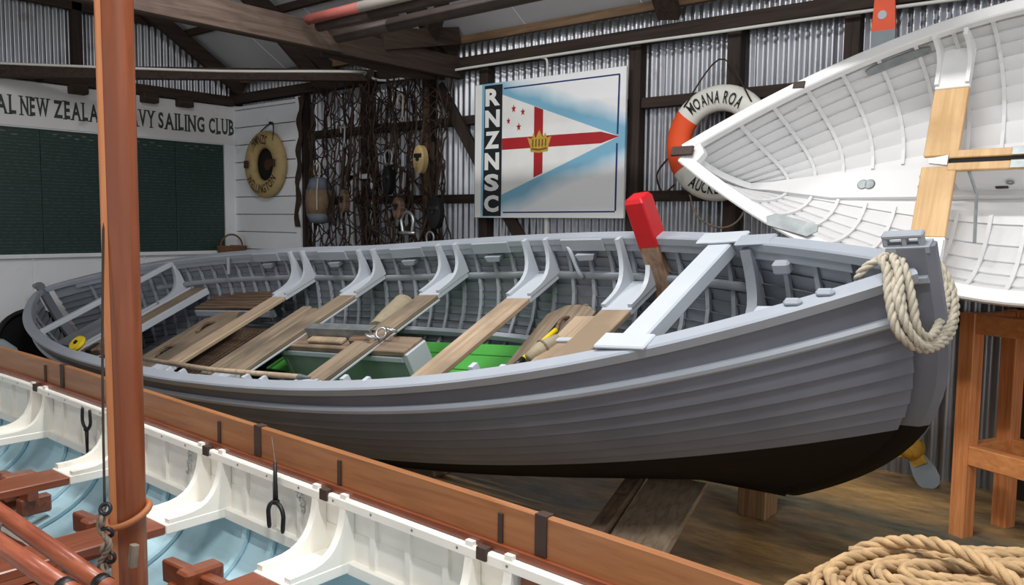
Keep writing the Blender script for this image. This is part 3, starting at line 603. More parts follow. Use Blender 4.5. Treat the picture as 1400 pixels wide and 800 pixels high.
# ---- loose gear lying in the whaler (things of their own, in the boat's frame)
def gear(name, u, y, z, label, cat, rz=0.0, rx=0.0, ry=0.0, group=None):
    M = MWh @ Matrix.Translation((u, y, z)) @ Matrix.Rotation(rz, 4, 'Z') @ Matrix.Rotation(rx, 4, 'X') @ Matrix.Rotation(ry, 4, 'Y')
    return root(name, mat=M, label=label, cat=cat, group=group)
def slot_board(u, y, z, L, Wd, rz, rx, label, ry=0.0, handles=True):
    """flat board with chamfered corners and two carved grips"""
    g = gear('loose_board', u, y, z, label, 'board', rz, rx, ry, 'loose boards with grips in the whaler')
    c = Wd*0.28; out = [(-L/2+c, -Wd/2), (L/2-c, -Wd/2), (L/2, -Wd/2+c), (L/2, Wd/2-c), (L/2-c, Wd/2), (-L/2+c, Wd/2), (-L/2, Wd/2-c), (-L/2, -Wd/2+c)]
    obj('board_panel', prism(out, (0, 0, 0), (0, 1, 0), (-1, 0, 0), 0.028), 'weathered', g, world=False)
    for s_ in (-1, 1):
        arc = [(0.01*s_, s_*L*0.2-0.09+0.18*k/8, 0.026+0.035*math.sin(PI*k/8)) for k in range(9)]
        obj('grip', tube(arc, 0.012, 6), 'dark_slat', g, world=False, smooth=True)
        obj('grip_slot', bbox((-0.012+0.03*s_*0-0.035, s_*L*0.2-0.075, 0.0275), (-0.012, s_*L*0.2+0.075, 0.031), 0.001), 'black_paint', g, world=False)
    return g
slot_board(-1.50, -0.06, -0.30, 0.95, 0.50, 0.0, 0.0, 'weathered board with two grips lying aft of the first thwart')
slot_board(1.98, 0.33, -0.42, 0.80, 0.34, 0.12, 0.05, 'weathered board with two grips between the two forward thwarts')
g = gear('plank_stack', -0.32, 0, -0.235, 'weathered long planks lying side by side aft of the second thwart', 'plank')
for k in range(3): obj('plank', bbox((-0.17+0.115*k, -0.52+0.05*k, -0.03), (-0.06+0.115*k, 0.45-0.03*k, 0.0), 0.006), 'weathered', g, world=False)
g = gear('short_plank', 2.28, 0.13, -0.27, 'pale short plank beside the forward thwart', 'plank', 0.05); obj('plank_body', bbox((-0.09, -0.33, -0.015), (0.07, 0.26, 0.012), 0.006), 'pale_thwart', g, world=False); obj('plank_cleat', bbox((-0.085, -0.04, 0.012), (0.065, -0.005, 0.03), 0.004), 'light_grey', g, world=False)
g = gear('yellow_paddle_handle', 2.10, 0.10, -0.30, 'yellow handled stick lying among boards forward', 'tool', 0.0)
obj('shaft', tube([(-0.02, -0.12, 0), (0.02, 0.16, 0.02)], 0.016, 8), 'yellow', g, world=False, smooth=True); obj('ferrule', tube([(-0.03, -0.2, -0.006), (-0.02, -0.12, 0)], 0.019, 8), 'iron', g, world=False, smooth=True)
g = gear('canvas_bundle', 2.2, 0.03, -0.26, 'small rolled canvas bundle beside the yellow stick', 'bundle'); obj('roll', tube([(-0.03, -0.1, 0), (0.0, 0.0, 0.008), (0.03, 0.1, 0)], [0.03, 0.042, 0.032], 10), 'canvas', g, world=False, smooth=True); obj('tie', torus((0, 0, 0.008), 0.044, 0.006, (0.3, 1, 0), 14, 6), 'rope_thin', g, world=False)
g = gear('fender_roll', 0.32, 0.58, -0.42, 'rolled canvas fender under the third thwart', 'fender', 0.3)
sp = [(0.09*(1-0.07*k)*math.cos(k*0.5), 0.0, 0.09*(1-0.07*k)*math.sin(k*0.5)) for k in range(13)]
obj('canvas_roll', lathe([(0.07, -0.22), (0.095, -0.22), (0.1, 0.0), (0.095, 0.2), (0.02, 0.2), (0.02, 0.16)], (0, 0, 0), (0, -1, 0), 20), 'canvas', g, world=False, smooth=True, auto=0.6); obj('roll_lip', torus((0, 0.22, 0), 0.085, 0.012, (0, 1, 0), 20, 6), 'canvas', g, world=False, smooth=True)
g = gear('boathook_pole', 0.2, -0.79, 0.0, 'long thin pale pole lying along the near gunwale of the grey whaler', 'pole'); obj('shaft', tube([(-1.1, 0.09, -0.03), (0.0, 0.045, -0.03), (0.9, 0.06, -0.03)], 0.016, 8), 'pale_thwart', g, world=False, smooth=True); obj('tip', tube([(0.9, 0.06, -0.03), (1.0, 0.062, -0.03)], [0.018, 0.006], 8), 'galvanised', g, world=False)
p = wl(106, 470, -0.02); g = gear('yellow_pulley', p[0], p[1], p[2], 'small yellow pulley in the stern of the grey whaler', 'pulley'); obj('cheek', lathe([(0.02, -0.02), (0.065, -0.02), (0.075, 0), (0.065, 0.02), (0.02, 0.02)], (0, 0, 0), (0.2, -0.4, 1), 18), 'yellow', g, world=False, smooth=True, auto=0.6); obj('pin', lathe([(0.018, -0.03), (0.018, 0.03)], (0, 0, 0), (0.2, -0.4, 1), 10), 'iron', g, world=False)
p = wl(128, 478, -0.04); g = gear('dark_chock', p[0], p[1], p[2], 'dark wooden chock beside the yellow pulley', 'chock', 0.3); obj('block', bbox((-0.12, -0.05, -0.04), (0.12, 0.05, 0.02), 0.01), 'dark_slat', g, world=False); obj('notch', bbox((-0.03, -0.055, 0.0), (0.03, 0.055, 0.03), 0.005), 'iron', g, world=False)
# squared post with a red head leaning aft of the mast beam
b0 = wl(926, 432, -0.42); b0 = RW @ b0+OW; d0 = float((b0-CAM) @ CF); t0 = atd(871, 268, d0-0.25)
po = root('red_topped_post', b0, label='squared weathered post with bright red painted head standing in the grey whaler', cat='post')
ax = unit(t0-b0); Lp = float(np.linalg.norm(t0-b0)); s1 = unit(np.cross(ax, ray(890, 340))); s2 = np.cross(s1, ax); ca, sa = math.cos(0.62), math.sin(0.62); e1, e2 = s1*ca+s2*sa, -s1*sa+s2*ca
def sq(k, w, c=0.12): return [b0+ax*k*Lp+e1*w*x+e2*w*y for x, y in ((-1+c, -1), (1-c, -1), (1, -1+c), (1, 1-c), (1-c, 1), (-1+c, 1), (-1, 1-c), (-1, -1+c))]
hw = 0.058
obj('post_shaft', sweep([sq(-0.02, hw), sq(0.62, hw*1.02)]), 'post_wood', po); obj('red_head', sweep([sq(0.62, hw*1.03), sq(0.97, hw*1.0), sq(1.0, hw*0.82)]), 'red_paint', po)

# ---- painter: coil of grey rope slung over the bow
def bowpt(px, py, d): return atd(px, py, d)
d_b = float((wpt(4.0, 0, 0.15)-CAM) @ CF)
pt = root('painter_rope', wpt(4.0, 0, -0.3), label='coiled grey mooring rope slung over the bow of the grey whaler', cat='rope')
loops = [[(1206, 352, -.06), (1212, 370, -.10), (1216, 410, -.14), (1228, 455, -.16), (1262, 478, -.12), (1296, 462, -.02), (1306, 420, .08), (1296, 380, .14), (1276, 356, .17), (1240, 350, .08)],
         [(1222, 350, -.04), (1228, 372, -.11), (1232, 410, -.15), (1240, 450, -.16), (1266, 470, -.11), (1290, 450, -.02), (1300, 415, .08), (1288, 378, .13), (1264, 352, .14), (1240, 347, .06)],
         [(1232, 352, -.04), (1240, 378, -.10), (1248, 415, -.13), (1254, 448, -.14), (1270, 462, -.11), (1285, 440, -.02), (1294, 405, .08), (1282, 375, .12), (1262, 354, .12), (1244, 349, .05)],
         [(1214, 356, -.02), (1222, 392, -.13), (1234, 432, -.17), (1252, 466, -.16), (1272, 474, -.1), (1300, 446, -.0), (1300, 400, .1), (1280, 366, .15), (1250, 352, .08)]]
for k, lp in enumerate(loops):
    P = smooth_path([bowpt(x, y, d_b-0.05+dd) for x, y, dd in lp], 90, closed=True); P = np.vstack([P, P[:1]])
    obj('rope_turn', rope(P, 0.0165), 'rope_grey', pt, smooth=True, fix=False)
P = smooth_path([bowpt(x, y, d_b+dd) for x, y, dd in ((1172, 386, .02), (1176, 374, -.02), (1192, 360, -.04), (1212, 354, -.05), (1236, 350, 0))], 30)
obj('rope_tail', rope(P, 0.0165), 'rope_grey', pt, smooth=True, fix=False)

# ---------------------------------------------------------------- the front rowing boat (runs along the shed, below the camera)
FC, FY, FL = 1.10, 3.2, 4.4
def fB(y): return 0.85*(1-np.abs((y-FY)/FL)**6)
def fZ(y): return 0.79+0.0175*np.asarray(y, float)
fr = root('rowing_boat', (FC, FY, 0), label='white and pale blue rowing boat with varnished rails in the foreground', cat='boat')
def fside(prof, y0, y1, sg=1, n=None):
    n = n or max(2, int(abs(y1-y0)/0.25)+2); ys = np.linspace(y0, y1, n)
    return sweep(np.stack([np.stack([FC+sg*(fB(ys)+dx), ys, fZ(ys)+dz], 1) for dx, dz in prof], 1))
def rect(a, b, c, d): return [(a, c), (b, c), (b, d), (a, d)]
def fpt(y, dx, dz, sg=1): return np.array([FC+sg*(fB(y)+dx), y, fZ(y)+dz])
Y0, Y1 = -0.9, 7.3
joints = [Y0, 0.2, 1.46, 2.94, 4.83, 6.2, Y1]
for sg in (1, -1):
    for a, b in zip(joints[:-1], joints[1:]):
        obj('washstrake', fside([(0.002, -0.125), (0.004, -0.004), (0.0, 0.0), (-0.02, 0.0), (-0.024, -0.004), (-0.024, -0.125)], a+0.003, b-0.003, sg), 'wash_wood', fr)
    for y in joints[1:-1]: obj('joint_strap', fside(rect(0.008, -0.03, -0.122, 0.004), y-0.022, y+0.022, sg, 2), 'dark_strap', fr)
    obj('gunwale', fside(rect(0.025, -0.045, -0.15, -0.125), Y0, Y1, sg), 'mahogany', fr)
    obj('inwale', fside([(-0.02, -0.152), (-0.062, -0.152), (-0.066, -0.16), (-0.066, -0.188), (-0.06, -0.192), (-0.02, -0.192)], Y0, Y1, sg), 'cream_gloss', fr)
    obj('side_plank', fside(rect(0.012, -0.02, -0.29, -0.15), Y0, Y1, sg), 'cream_gloss', fr); obj('side_plank', fside(rect(0.006, -0.022, -0.43, -0.288), Y0, Y1, sg), 'cream_gloss', fr)
    obj('riser', fside(rect(-0.02, -0.056, -0.435, -0.395), Y0, Y1, sg), 'cream_gloss', fr)
    # pale blue bottom: planks turning in to the keel
    th = np.linspace(0.0, PI/2, 10)
    def bp(y, k, off): # k 0..1 from riser to keel
        a = k*PI/2; xx = (fB(y)-0.012)*math.cos(a)**0.85; zz = fZ(y)-0.42-(fZ(y)-0.42-0.07)*math.sin(a)**0.9
        return xx-off*math.cos(a), zz+off*math.sin(a)
    for j in range(8):
        ks = np.linspace(j/8, (j+1)/8+0.012, 4); ys = np.linspace(Y0, Y1, 26)
        ring = [[(FC+sg*bp(y, min(k, 1), 0.001*(kk/3))[0], y, bp(y, min(k, 1), 0.001*(kk/3))[1]) for kk, k in enumerate(ks)]+[(FC+sg*bp(y, min(k, 1), -0.012)[0], y, bp(y, min(k, 1), -0.012)[1]) for k in ks[::-1]] for y in ys]
        obj('bottom_plank', sweep(ring), 'pale_blue', fr, smooth=True, auto=0.6)
    kn = [5.07, 4.15, 3.25, 2.43, 1.64, 0.8, 0.0, 5.95]
    allk = sorted(kn); rib_y = []
    for a, b in zip(allk[:-1], allk[1:]):
        for f in (0.27, 0.5, 0.73): rib_y.append(a+(b-a)*f)
    for y in rib_y:
        if sg > 0 and y > 1.64-0.05 or sg < 0: obj('rib', fside(rect(-0.02, -0.036, -0.395, -0.19), y-0.013, y+0.013, sg, 2), 'cream_gloss', fr)
        ks = np.linspace(0.03, 0.9, 10); ring = []
        for k in ks:
            (xa, za), (xb, zb) = bp(y, k, 0.004), bp(y, k, 0.022)
            ring.append([(FC+sg*xa, y-0.014, za), (FC+sg*xa, y+0.014, za), (FC+sg*xb, y+0.014, zb), (FC+sg*xb, y-0.014, zb)])
        obj('bilge_rib', sweep(ring), 'pale_blue', fr)
obj('keelson', bbox((FC-0.07, Y0+0.2, 0.06), (FC+0.07, Y1-0.2, 0.14), 0.01), 'mahogany', fr)
for sg in (1, -1):
    for a, b in ((0.10, 0.22), (0.24, 0.36)): obj('bottom_board', bbox((FC+min(sg*a, sg*b), 0, 0.15), (FC+max(sg*a, sg*b), 6, 0.168), 0.004), 'mahogany', fr)
def fknee(y, sg, yin, th=0.032):
    z = float(fZ(y)); V, F = knee(0, 1, yin, float(fB(y))-0.022, z-0.395, z-0.138, th=th)
    V = np.array(V); return np.stack([FC+sg*V[:, 1], y+V[:, 0], V[:, 2]], 1), F
for y in kn[:7]:
    h = float(fB(y))-0.022; z = float(fZ(y))-0.395; pad = 0.30
    t_ = obj('thwart', bbox((FC-h+pad, y-0.10, z-0.038), (FC+h-pad, y+0.10, z), 0.005), 'mahogany_x', fr)
    for sg in (1, -1):
        a, b = sorted((FC+sg*(h-pad+0.001), FC+sg*h)); obj('painted_end', bbox((a, y-0.101, z-0.039), (b, y+0.101, z+0.003), 0.004), 'cream_gloss', t_)
        for s_ in (-0.082, 0.082):
            V, F = fknee(y+s_, sg, h-pad+0.015); obj('knee', (V, F), 'cream_gloss', t_, smooth=True, auto=0.5)
        # iron rowlock plate over the rail between the knees
        pl = obj('rowlock_plate', fside(rect(-0.024, -0.032, -0.125, -0.03), y-0.03, y-0.012, sg, 2), 'dark_strap', t_); obj('rowlock_socket', fside(rect(-0.045, -0.075, -0.18, -0.14), y+0.0, y+0.04, sg, 2), 'dark_strap', t_)
scr = None
for y in np.arange(0.3, 6.0, 0.21):                       # screw heads along the white inwale
    p = fpt(y, -0.066, -0.172)
    if scr is None: scr = obj('screw', lathe([(0.005, 0.0), (0.005, 0.0012), (0.0025, 0.002)], p, (-1, 0, 0), 8), 'galvanised', fr); p0_ = p
    else: share(scr, fr, tuple(p-p0_))
# varnished back board of the stern bench where the white panels stop
obj('back_board', fside(rect(-0.022, -0.04, -0.395, -0.192), Y0+0.4, 1.64-0.115, 1), 'mahogany', fr)
# foot stretchers: rack on the bilge and board across
for k, y in enumerate((2.86, 3.68, 4.62)):
    zz = 0.25; st = obj('stretcher', beam((FC-0.45, y, zz-0.05), (FC+0.50, y+0.02, zz), 0.03, 0.13, up=(0, 0.35, 1)), 'mahogany_x', fr)
    obj('stretcher_rack', beam((FC+0.50, y-0.20, zz+0.07), (FC+0.50, y+0.22, zz+0.05), 0.05, 0.09, ch=0.006), 'mahogany', st); obj('rack_cleat', bbox((FC+0.42, y-0.06, zz), (FC+0.58, y+0.02, zz+0.13), 0.01), 'mahogany', st)
    for s_ in (-0.14, 0.12): obj('rack_tooth', bbox((FC+0.45, y+s_-0.03, zz-0.06), (FC+0.60, y+s_+0.03, zz+0.03), 0.008), 'mahogany', st)

# ---- mast of the front boat
mx, my = float(atd(169, 400, 2.5)[0]), float(atd(169, 400, 2.5)[1])
ma = root('mast', (mx, my, 0.16), label='round varnished mast standing in the foreground rowing boat', cat='mast')
vdir = np.array([mx, my, 0]); vdir /= np.linalg.norm(vdir); lft = np.array([-vdir[1], vdir[0], 0])
obj('mast_pole', lathe([(0.042, 0.16), (0.046, 0.5), (0.0475, 1.2), (0.0495, 2.4), (0.048, 4.2), (0.046, 4.6)], (mx, my, 0), (0, 0, 1), 40), 'mast_wood', ma, smooth=True, auto=0.8)
pf = [(-0.0115, -0.02), (0.0115, -0.02), (0.0115, 0.012), (0.006, 0.016), (-0.006, 0.016), (-0.0115, 0.012)]
e1 = lft; e2 = np.cross(np.array([0, 0, 1.0]), e1); c0 = np.array([mx, my, 0])+lft*0.040-vdir*0.018
obj('luff_batten', sweep([[c0+e1*b+e2*a+np.array([0, 0, z]) for a, b in pf] for z in (0.3, 4.5)]), 'luff_wood', ma)
def mpt(px, py, d): return atd(px, py, d)
hy = root('halyard', mpt(141, 740, 2.42), label='thin dark halyard hanging down beside the foreground mast', cat='rope')
obj('line', tube(smooth_path([mpt(144, -30, 2.44), mpt(142, 250, 2.44), mpt(140, 480, 2.43), mpt(143, 690, 2.41)], 60), 0.004, 6), 'rope_dark', hy, smooth=True)
for k, (x, y) in enumerate(((144, 696), (140, 712), (147, 728), (142, 746), (150, 762), (143, 778))):
    obj('lashing_turn', torus(mpt(x, y, 2.40), 0.015, 0.006, (1, (-1)**k*0.8, 0.5*(k % 3-1)), 16, 6), ['iron', 'rope_thin'][k % 2], hy, smooth=True)
P = smooth_path([mpt(143, 690, 2.41), mpt(136, 720, 2.4), mpt(150, 745, 2.39), mpt(137, 772, 2.4), mpt(150, 800, 2.4), mpt(160, 830, 2.42)], 40); obj('rope_end', rope(P, 0.009), 'rope_thin', hy, smooth=True, fix=False)
tc_ = mpt(172, 717, 2.47); ob = root('rope_grommet', (mx, my, tc_[2]), label='brown leather ring slung round the foreground mast', cat='ring')
obj('ring', torus((mx-0.006, my, tc_[2]), 0.066, 0.0105, lft*0.42+np.array([0, 0, 1.0])-vdir*0.1, 36, 8), 'dark_tan' if 'dark_tan' in MATS else paint('dark_tan', (150, 92, 56), 0.6, 0.15, 12), ob, smooth=True)
obj('mast_cleat', beam(mpt(184, 745, 2.45), mpt(181, 775, 2.45), 0.022, 0.028, up=(0, 1, 0), ch=0.005), 'rope_thin', ma)

# ---- spars lying on the thwarts
for i, (a, b, lab) in enumerate((((-330, 470, 3.9), (150, 806, 2.32), 'upper varnished spar lying beside the mast foot'), ((-330, 520, 3.7), (100, 812, 2.14), 'lower varnished spar nearest the bottom left corner'))):
    pa, pb = atd(*a), atd(*b); so = root('boat_spar', (pa+pb)/2, label=lab, cat='spar', group='varnished spars in the front boat')
    obj('spar_pole', tube(resample([pa, pb], 12), np.linspace(0.024, 0.027, 12), 20), 'spar_wood', so, smooth=True)
    obj('end_band', tube([pb-unit(pb-pa)*0.05, pb-unit(pb-pa)*0.02], 0.029, 20), 'iron', so, smooth=True)
pa, pb = atd(-200, 590, 3.3), atd(62, 752, 2.5); so = root('furled_sail', (pa+pb)/2, label='narrow strip of furled white sail between the two spars', cat='sail')
obj('sail_cloth', tube(resample([pa, pb], 10), [0.02, 0.03, 0.026, 0.03, 0.028, 0.03, 0.026, 0.027, 0.022, 0.008], 12, ell=0.55), 'cream_gloss', so, smooth=True)
for f in (0.3, 0.6, 0.85): p = pa+(pb-pa)*f; obj('sail_tie', torus(p, 0.03, 0.005, unit(pb-pa), 14, 6), 'rope_thin', so)

# ---- rowlock crutches and chains hanging inside the white side
def crutch(top, up, label, s=1.0, lanyard=None):
    c = root('rowlock_crutch', top, label=label, cat='rowlock', group='iron rowlock crutches'); top = np.asarray(top, float); e = np.array([0, 1.0, 0]); u_ = np.array([0, 0, float(up)])
    A = [top+e*0.048*s*math.cos(t)+u_*0.048*s*math.sin(t) for t in np.linspace(PI, 2*PI, 10)]
    A = [top+e*-0.042*s+u_*0.06*s]+A+[top+e*0.042*s+u_*0.06*s]
    obj('fork', tube(smooth_path(A, 26), np.r_[0.006, np.full(24, 0.0085), 0.006]*s, 8), 'iron', c, smooth=True)
    obj('shank', tube([top-u_*0.046*s, top-u_*0.10*s, top-u_*0.20*s], np.array([0.011, 0.009, 0.007])*s, 8), 'iron', c, smooth=True); obj('collar', lathe([(0.008*s, -0.01), (0.015*s, -0.006), (0.015*s, 0.006), (0.008*s, 0.01)], top-u_*0.05*s, (0, 0, 1), 12), 'iron', c)
    if lanyard is not None: obj('lanyard', tube([top-u_*0.2*s, np.asarray(lanyard)], 0.003, 5), 'rope_thin', c)
xin = FC+0.85-0.052
crutch(atx(118, 574, xin-0.02), 1, 'iron rowlock crutch fork upwards hanging left of the mast')
q = atx(377, 704, xin-0.03); crutch(q, -1, 'iron rowlock crutch fork downwards hanging right of the mast', 1.05, q+np.array([0, 0.02, 0.31]))
def chain(p0, n, label, dz=0.02, dy=0.004):
    c = root('hook_chain', p0, label=label, cat='chain', group='short chains on the white side')
    for k in range(n): obj('link', torus(np.asarray(p0)+np.array([0, dy*k, -dz*k]), 0.011, 0.0035, (1, 0, 0) if k % 2 else (0.2, 1, 0), 10, 5), 'steel', c)
    obj('hook', tube(smooth_path([np.asarray(p0)+np.array([0, dy*n, -dz*n])+np.array([0, a, b]) for a, b in ((0, 0.01), (0.004, -0.015), (0.016, -0.02), (0.02, -0.008))], 12), 0.004, 6), 'steel', c)
chain(atx(261, 608, xin), 6, 'short steel chain hanging on the white side right of the mast'); chain(atx(404, 664, xin), 5, 'short steel chain nearest the iron crutch right of the mast', 0.016, -0.012)

# ---------------------------------------------------------------- the white dinghy stored on its side against the wall
DR = np.array([[0.056, 0.998, -0.008], [-0.369, 0.014, -0.929], [-0.928, 0.055, 0.37]]).T
_q, _ = np.linalg.qr(DR); DR = _q*np.sign(np.sum(_q*DR, axis=0)); DO = np.array([4.6307, 0.5692, 2.0972])
MDi = Matrix([[*DR[0], DO[0]], [*DR[1], DO[1]], [*DR[2], DO[2]], [0, 0, 0, 1]])
di = root('dinghy', mat=MDi, label='white clinker dinghy tipped on its side against the iron wall', cat='boat')
def hbD(t): return 0.765*np.where(t > 0, 1-np.abs(t)**1.785, 1-0.42*np.abs(t)**2.2)
def shD(t): return np.where(t > 0, 0.122*np.abs(t)**2.2, 0.06*np.abs(t)**2)
def keD(t): return np.where(t > 0, -0.47+0.05*np.abs(t)**2, -0.47+0.10*np.abs(t)**2)
HD = Hull(1.9, hbD, shD, keD, 0.10, 0.0, 2.6, 0.66, 1.15, 0.018)
def dp(name, VF, mat, parent=None, **k): return obj(name, VF, mat, parent or di, world=False, **k)
nd = 10
for side in (-1, 1):
    for k in range(nd): dp('plank', HD.strake(k/nd, min((k+1)/nd, 0.985), side, th=0.012, lap=0.015, nt=34, t0=-0.999, t1=0.98, ov=0.006), 'dinghy_white', smooth=True, auto=0.4)
    dp('gunwale', HD.rail([(0.03, -0.03), (0.034, 0.012), (0.026, 0.02), (-0.03, 0.02), (-0.036, 0.012), (-0.036, -0.028), (0.0, -0.034)], side, t0=-0.999, t1=0.992), 'white_gloss', smooth=True, auto=0.6)
    dp('riser', HD.rail([(-0.018, -0.165), (-0.034, -0.165), (-0.034, -0.14), (-0.018, -0.14)], side, t0=-0.85, t1=0.70), 'dinghy_white')
    for k in range(19):
        t = -0.88+1.72*k/18; dp('rib', HD.rib(t, side, 0.02, 0.93, w=0.02, d=0.018, off=-0.007, n=12), 'dinghy_white')
for tt, side, v in ((0.66, -1, 0.03), (0.17, 1, 0.03)): 
    p = HD.raw(tt, 0.0, side); dp('rowlock_socket', bbox((p[0]-0.035, p[1]-0.022, p[2]+0.014), (p[0]+0.035, p[1]+0.022, p[2]+0.026), 0.003), 'dark_strap')
def patch(t0, t1, v0, v1, side, off, th, cut=0.3):
    ts = np.linspace(t0, t1, 9); rings = []
    for i, t in enumerate(ts):
        f = min(1, min(i, 8-i)/8/cut+0.45); vm = (v0+v1)/2; a, b = vm-(vm-v0)*f, vm+(v1-vm)*f
        rings.append([HD.P(t, a, side, off), HD.P(t, b, side, off), HD.P(t, b, side, off-th), HD.P(t, a, side, off-th)])
    return sweep(rings)
dp('metal_plate', patch(0.33, 0.50, 0.09, 0.18, -1, -0.022, 0.006), 'galvanised'); 
p = HD.raw(0.60, 0.0, 1); dp('metal_plate', prism([(-0.15, -0.035), (0.1, -0.04), (0.15, -0.01), (0.12, 0.035), (-0.12, 0.04), (-0.16, 0.0)], p+[0, -0.03, 0.024], (1, -0.25, 0), (0.25, 1, 0), 0.008), 'galvanised')
# stem, breasthook, keel, hog, transom
vs = np.linspace(0, 1, 16); S = HD.raw(np.full(16, 1.0), vs, 1); S[:, 1] = 0; S = np.vstack([S[0]+[0, 0, 0.03], S])
dp('stem', sweep(np.stack([S+[-0.07, -0.02, 0.0], S+[0.012, -0.018, -0.006], S+[0.024, -0.006, -0.01], S+[0.024, 0.006, -0.01], S+[0.012, 0.018, -0.006], S+[-0.07, 0.02, 0.0]], 1)), 'white_gloss')
bh = [(1.88, 0.0)]+[(1.9*t, float(hbD(np.array(t)))-0.0) for t in (0.985, 0.965, 0.945)]+[(1.765, 0.035), (1.745, 0.0), (1.765, -0.035)]+[(1.9*t, -float(hbD(np.array(t)))) for t in (0.945, 0.965, 0.985)]
dp('breasthook', sweep([[(x, y, float(shD(np.array(min(x/1.9, 1))))+k) for x, y in bh] for k in (-0.03, 0.018)]), 'white_gloss')
dp('bow_fitting', bbox((1.80, -0.03, 0.145), (1.95, 0.03, 0.165), 0.004), 'dark_strap')
ts = np.linspace(-0.98, 0.985, 26); K = HD.raw(ts, np.full(26, 1.0), 1); K[:, 1] = 0
hw_d = (0.085*np.clip((1.02-ts)/0.35, 0.25, 1))[:, None]*np.array([[0, 1.0, 0]])
dp('hog', sweep(np.stack([K-hw_d+[0, 0, 0.004], K+hw_d+[0, 0, 0.004], K+hw_d*0.95+[0, 0, 0.04], K-hw_d*0.95+[0, 0, 0.04]], 1)), 'dinghy_white')
dp('keel', sweep(np.stack([K+[0, -0.015, -0.03], K+[0, 0.015, -0.03], K+[0, 0.02, 0.012], K+[0, -0.02, 0.012]], 1)), 'white_gloss')
tr = HD.raw(np.full(20, -0.995), np.linspace(0, 0.99, 20), 1); trn = [(y, z) for _, y, z in tr]+[(-y, z) for _, y, z in tr[::-1]]
dp('transom', sweep([[(x, y, z) for y, z in trn] for x in (-1.905, -1.88)]), 'white_gloss')
for i, u in enumerate((0.50, -0.95)):
    t = u/1.9; vs = np.linspace(0, 1, 60); pp = HD.raw(np.full(60, t), vs, 1); h = float(np.interp(0.15, -pp[:, 2], pp[:, 1]))-0.02; pad = 0.24
    t_ = dp('thwart', bbox((u-0.085, 0.03, -0.172), (u+0.085, h-pad, -0.15), 0.004), 'ply'); dp('thwart_half', bbox((u-0.085, -(h-pad), -0.172), (u+0.085, -0.03, -0.15), 0.004), 'ply', t_)
    for side in (-1, 1):
        a, b = sorted((side*(h-pad+0.001), side*h)); dp('painted_end', bbox((u-0.086, a, -0.174), (u+0.086, b, -0.148), 0.004), 'white_gloss', t_)
        for s_ in (-0.075, 0.075): dp('knee', knee(u+s_, side, h-pad+0.02, float(hbD(np.array(t)))-0.02, -0.15, float(shD(np.array(t)))+0.015, th=0.02), 'white_gloss', t_, smooth=True, auto=0.5)
# centreboard case behind the thwart: varnished caps either side of a dark slot
cs = dp('centreboard_case', bbox((-0.92, 0.03, -0.45), (0.46, 0.048, -0.172), 0.003), 'dinghy_white'); dp('case_side', bbox((-0.92, -0.048, -0.45), (0.46, -0.03, -0.172), 0.003), 'dinghy_white', cs)
for side in (-1, 1):
    a, b = sorted((side*0.014, side*0.058)); dp('case_cap', bbox((-0.92, a, -0.172), (0.46, b, -0.147), 0.004), 'ply', cs)
    dp('cap_plate', bbox((0.05, a, -0.147), (0.17, b, -0.143), 0.001), 'galvanised', cs)
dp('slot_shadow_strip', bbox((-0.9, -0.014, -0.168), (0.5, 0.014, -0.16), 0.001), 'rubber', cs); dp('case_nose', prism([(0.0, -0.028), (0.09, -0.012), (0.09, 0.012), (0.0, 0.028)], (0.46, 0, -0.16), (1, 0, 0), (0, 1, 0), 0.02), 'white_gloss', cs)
br = dp('case_strut', tube([(0.36, 0.05, -0.17), (0.32, 0.16, -0.22), (0.30, 0.42, -0.24)], 0.009, 6), 'galvanised')
hz = float(HD.raw(0.46, 1.0, 1)[2])+0.04
dp('oval_fitting', lathe([(0.03, 0), (0.032, 0.006), (0.026, 0.012)], (0.98, 0.0, hz), (0, 0, 1), 18), 'galvanised'); dp('oval_fitting', lathe([(0.03, 0), (0.032, 0.006), (0.026, 0.012)], (0.94, 0.0, hz), (0, 0, 1), 18), 'galvanised')
for k in (-0.03, 0.03): dp('sheave', lathe([(0.02, -0.008), (0.055, -0.008), (0.058, 0), (0.055, 0.008), (0.02, 0.008)], (0.60, k+0.03, hz+0.05), (0.2, 1, 0), 20), 'galvanised', smooth=True, auto=0.5)
for x in (0.2, 0.05): dp('case_eye', torus((x, 0.058, -0.32), 0.016, 0.005, (0, 1, 0), 12, 5), 'galvanised')
dp('case_drain', bbox((0.22, 0.049, -0.40), (0.28, 0.056, -0.38), 0.002), 'dark_strap')
# rack arms that carry the dinghy
rk = root('boat_rack', (XR-0.03, -0.4, 0.75), label='dark timber wall rack under the white dinghy', cat='rack')
for y in (0.42, -1.1):
    obj('arm', beam((XR-0.03, y, 1.29), (4.45, y, 1.29), 0.09, 0.08, ch=0.005), 'beam_x', rk); obj('arm_brace', beam((XR-0.04, y, 0.75), (5.2, y, 1.26), 0.07, 0.07), 'beam_x', rk)
obj('rail', beam((4.72, -2.2, 1.355), (4.72, 0.62, 1.355), 0.09, 0.05, ch=0.004), 'beam_y', rk)

# ---------------------------------------------------------------- things on the right wall
def wallpt(px, py, dx=0.0): return atx(px, py, XR-dx)
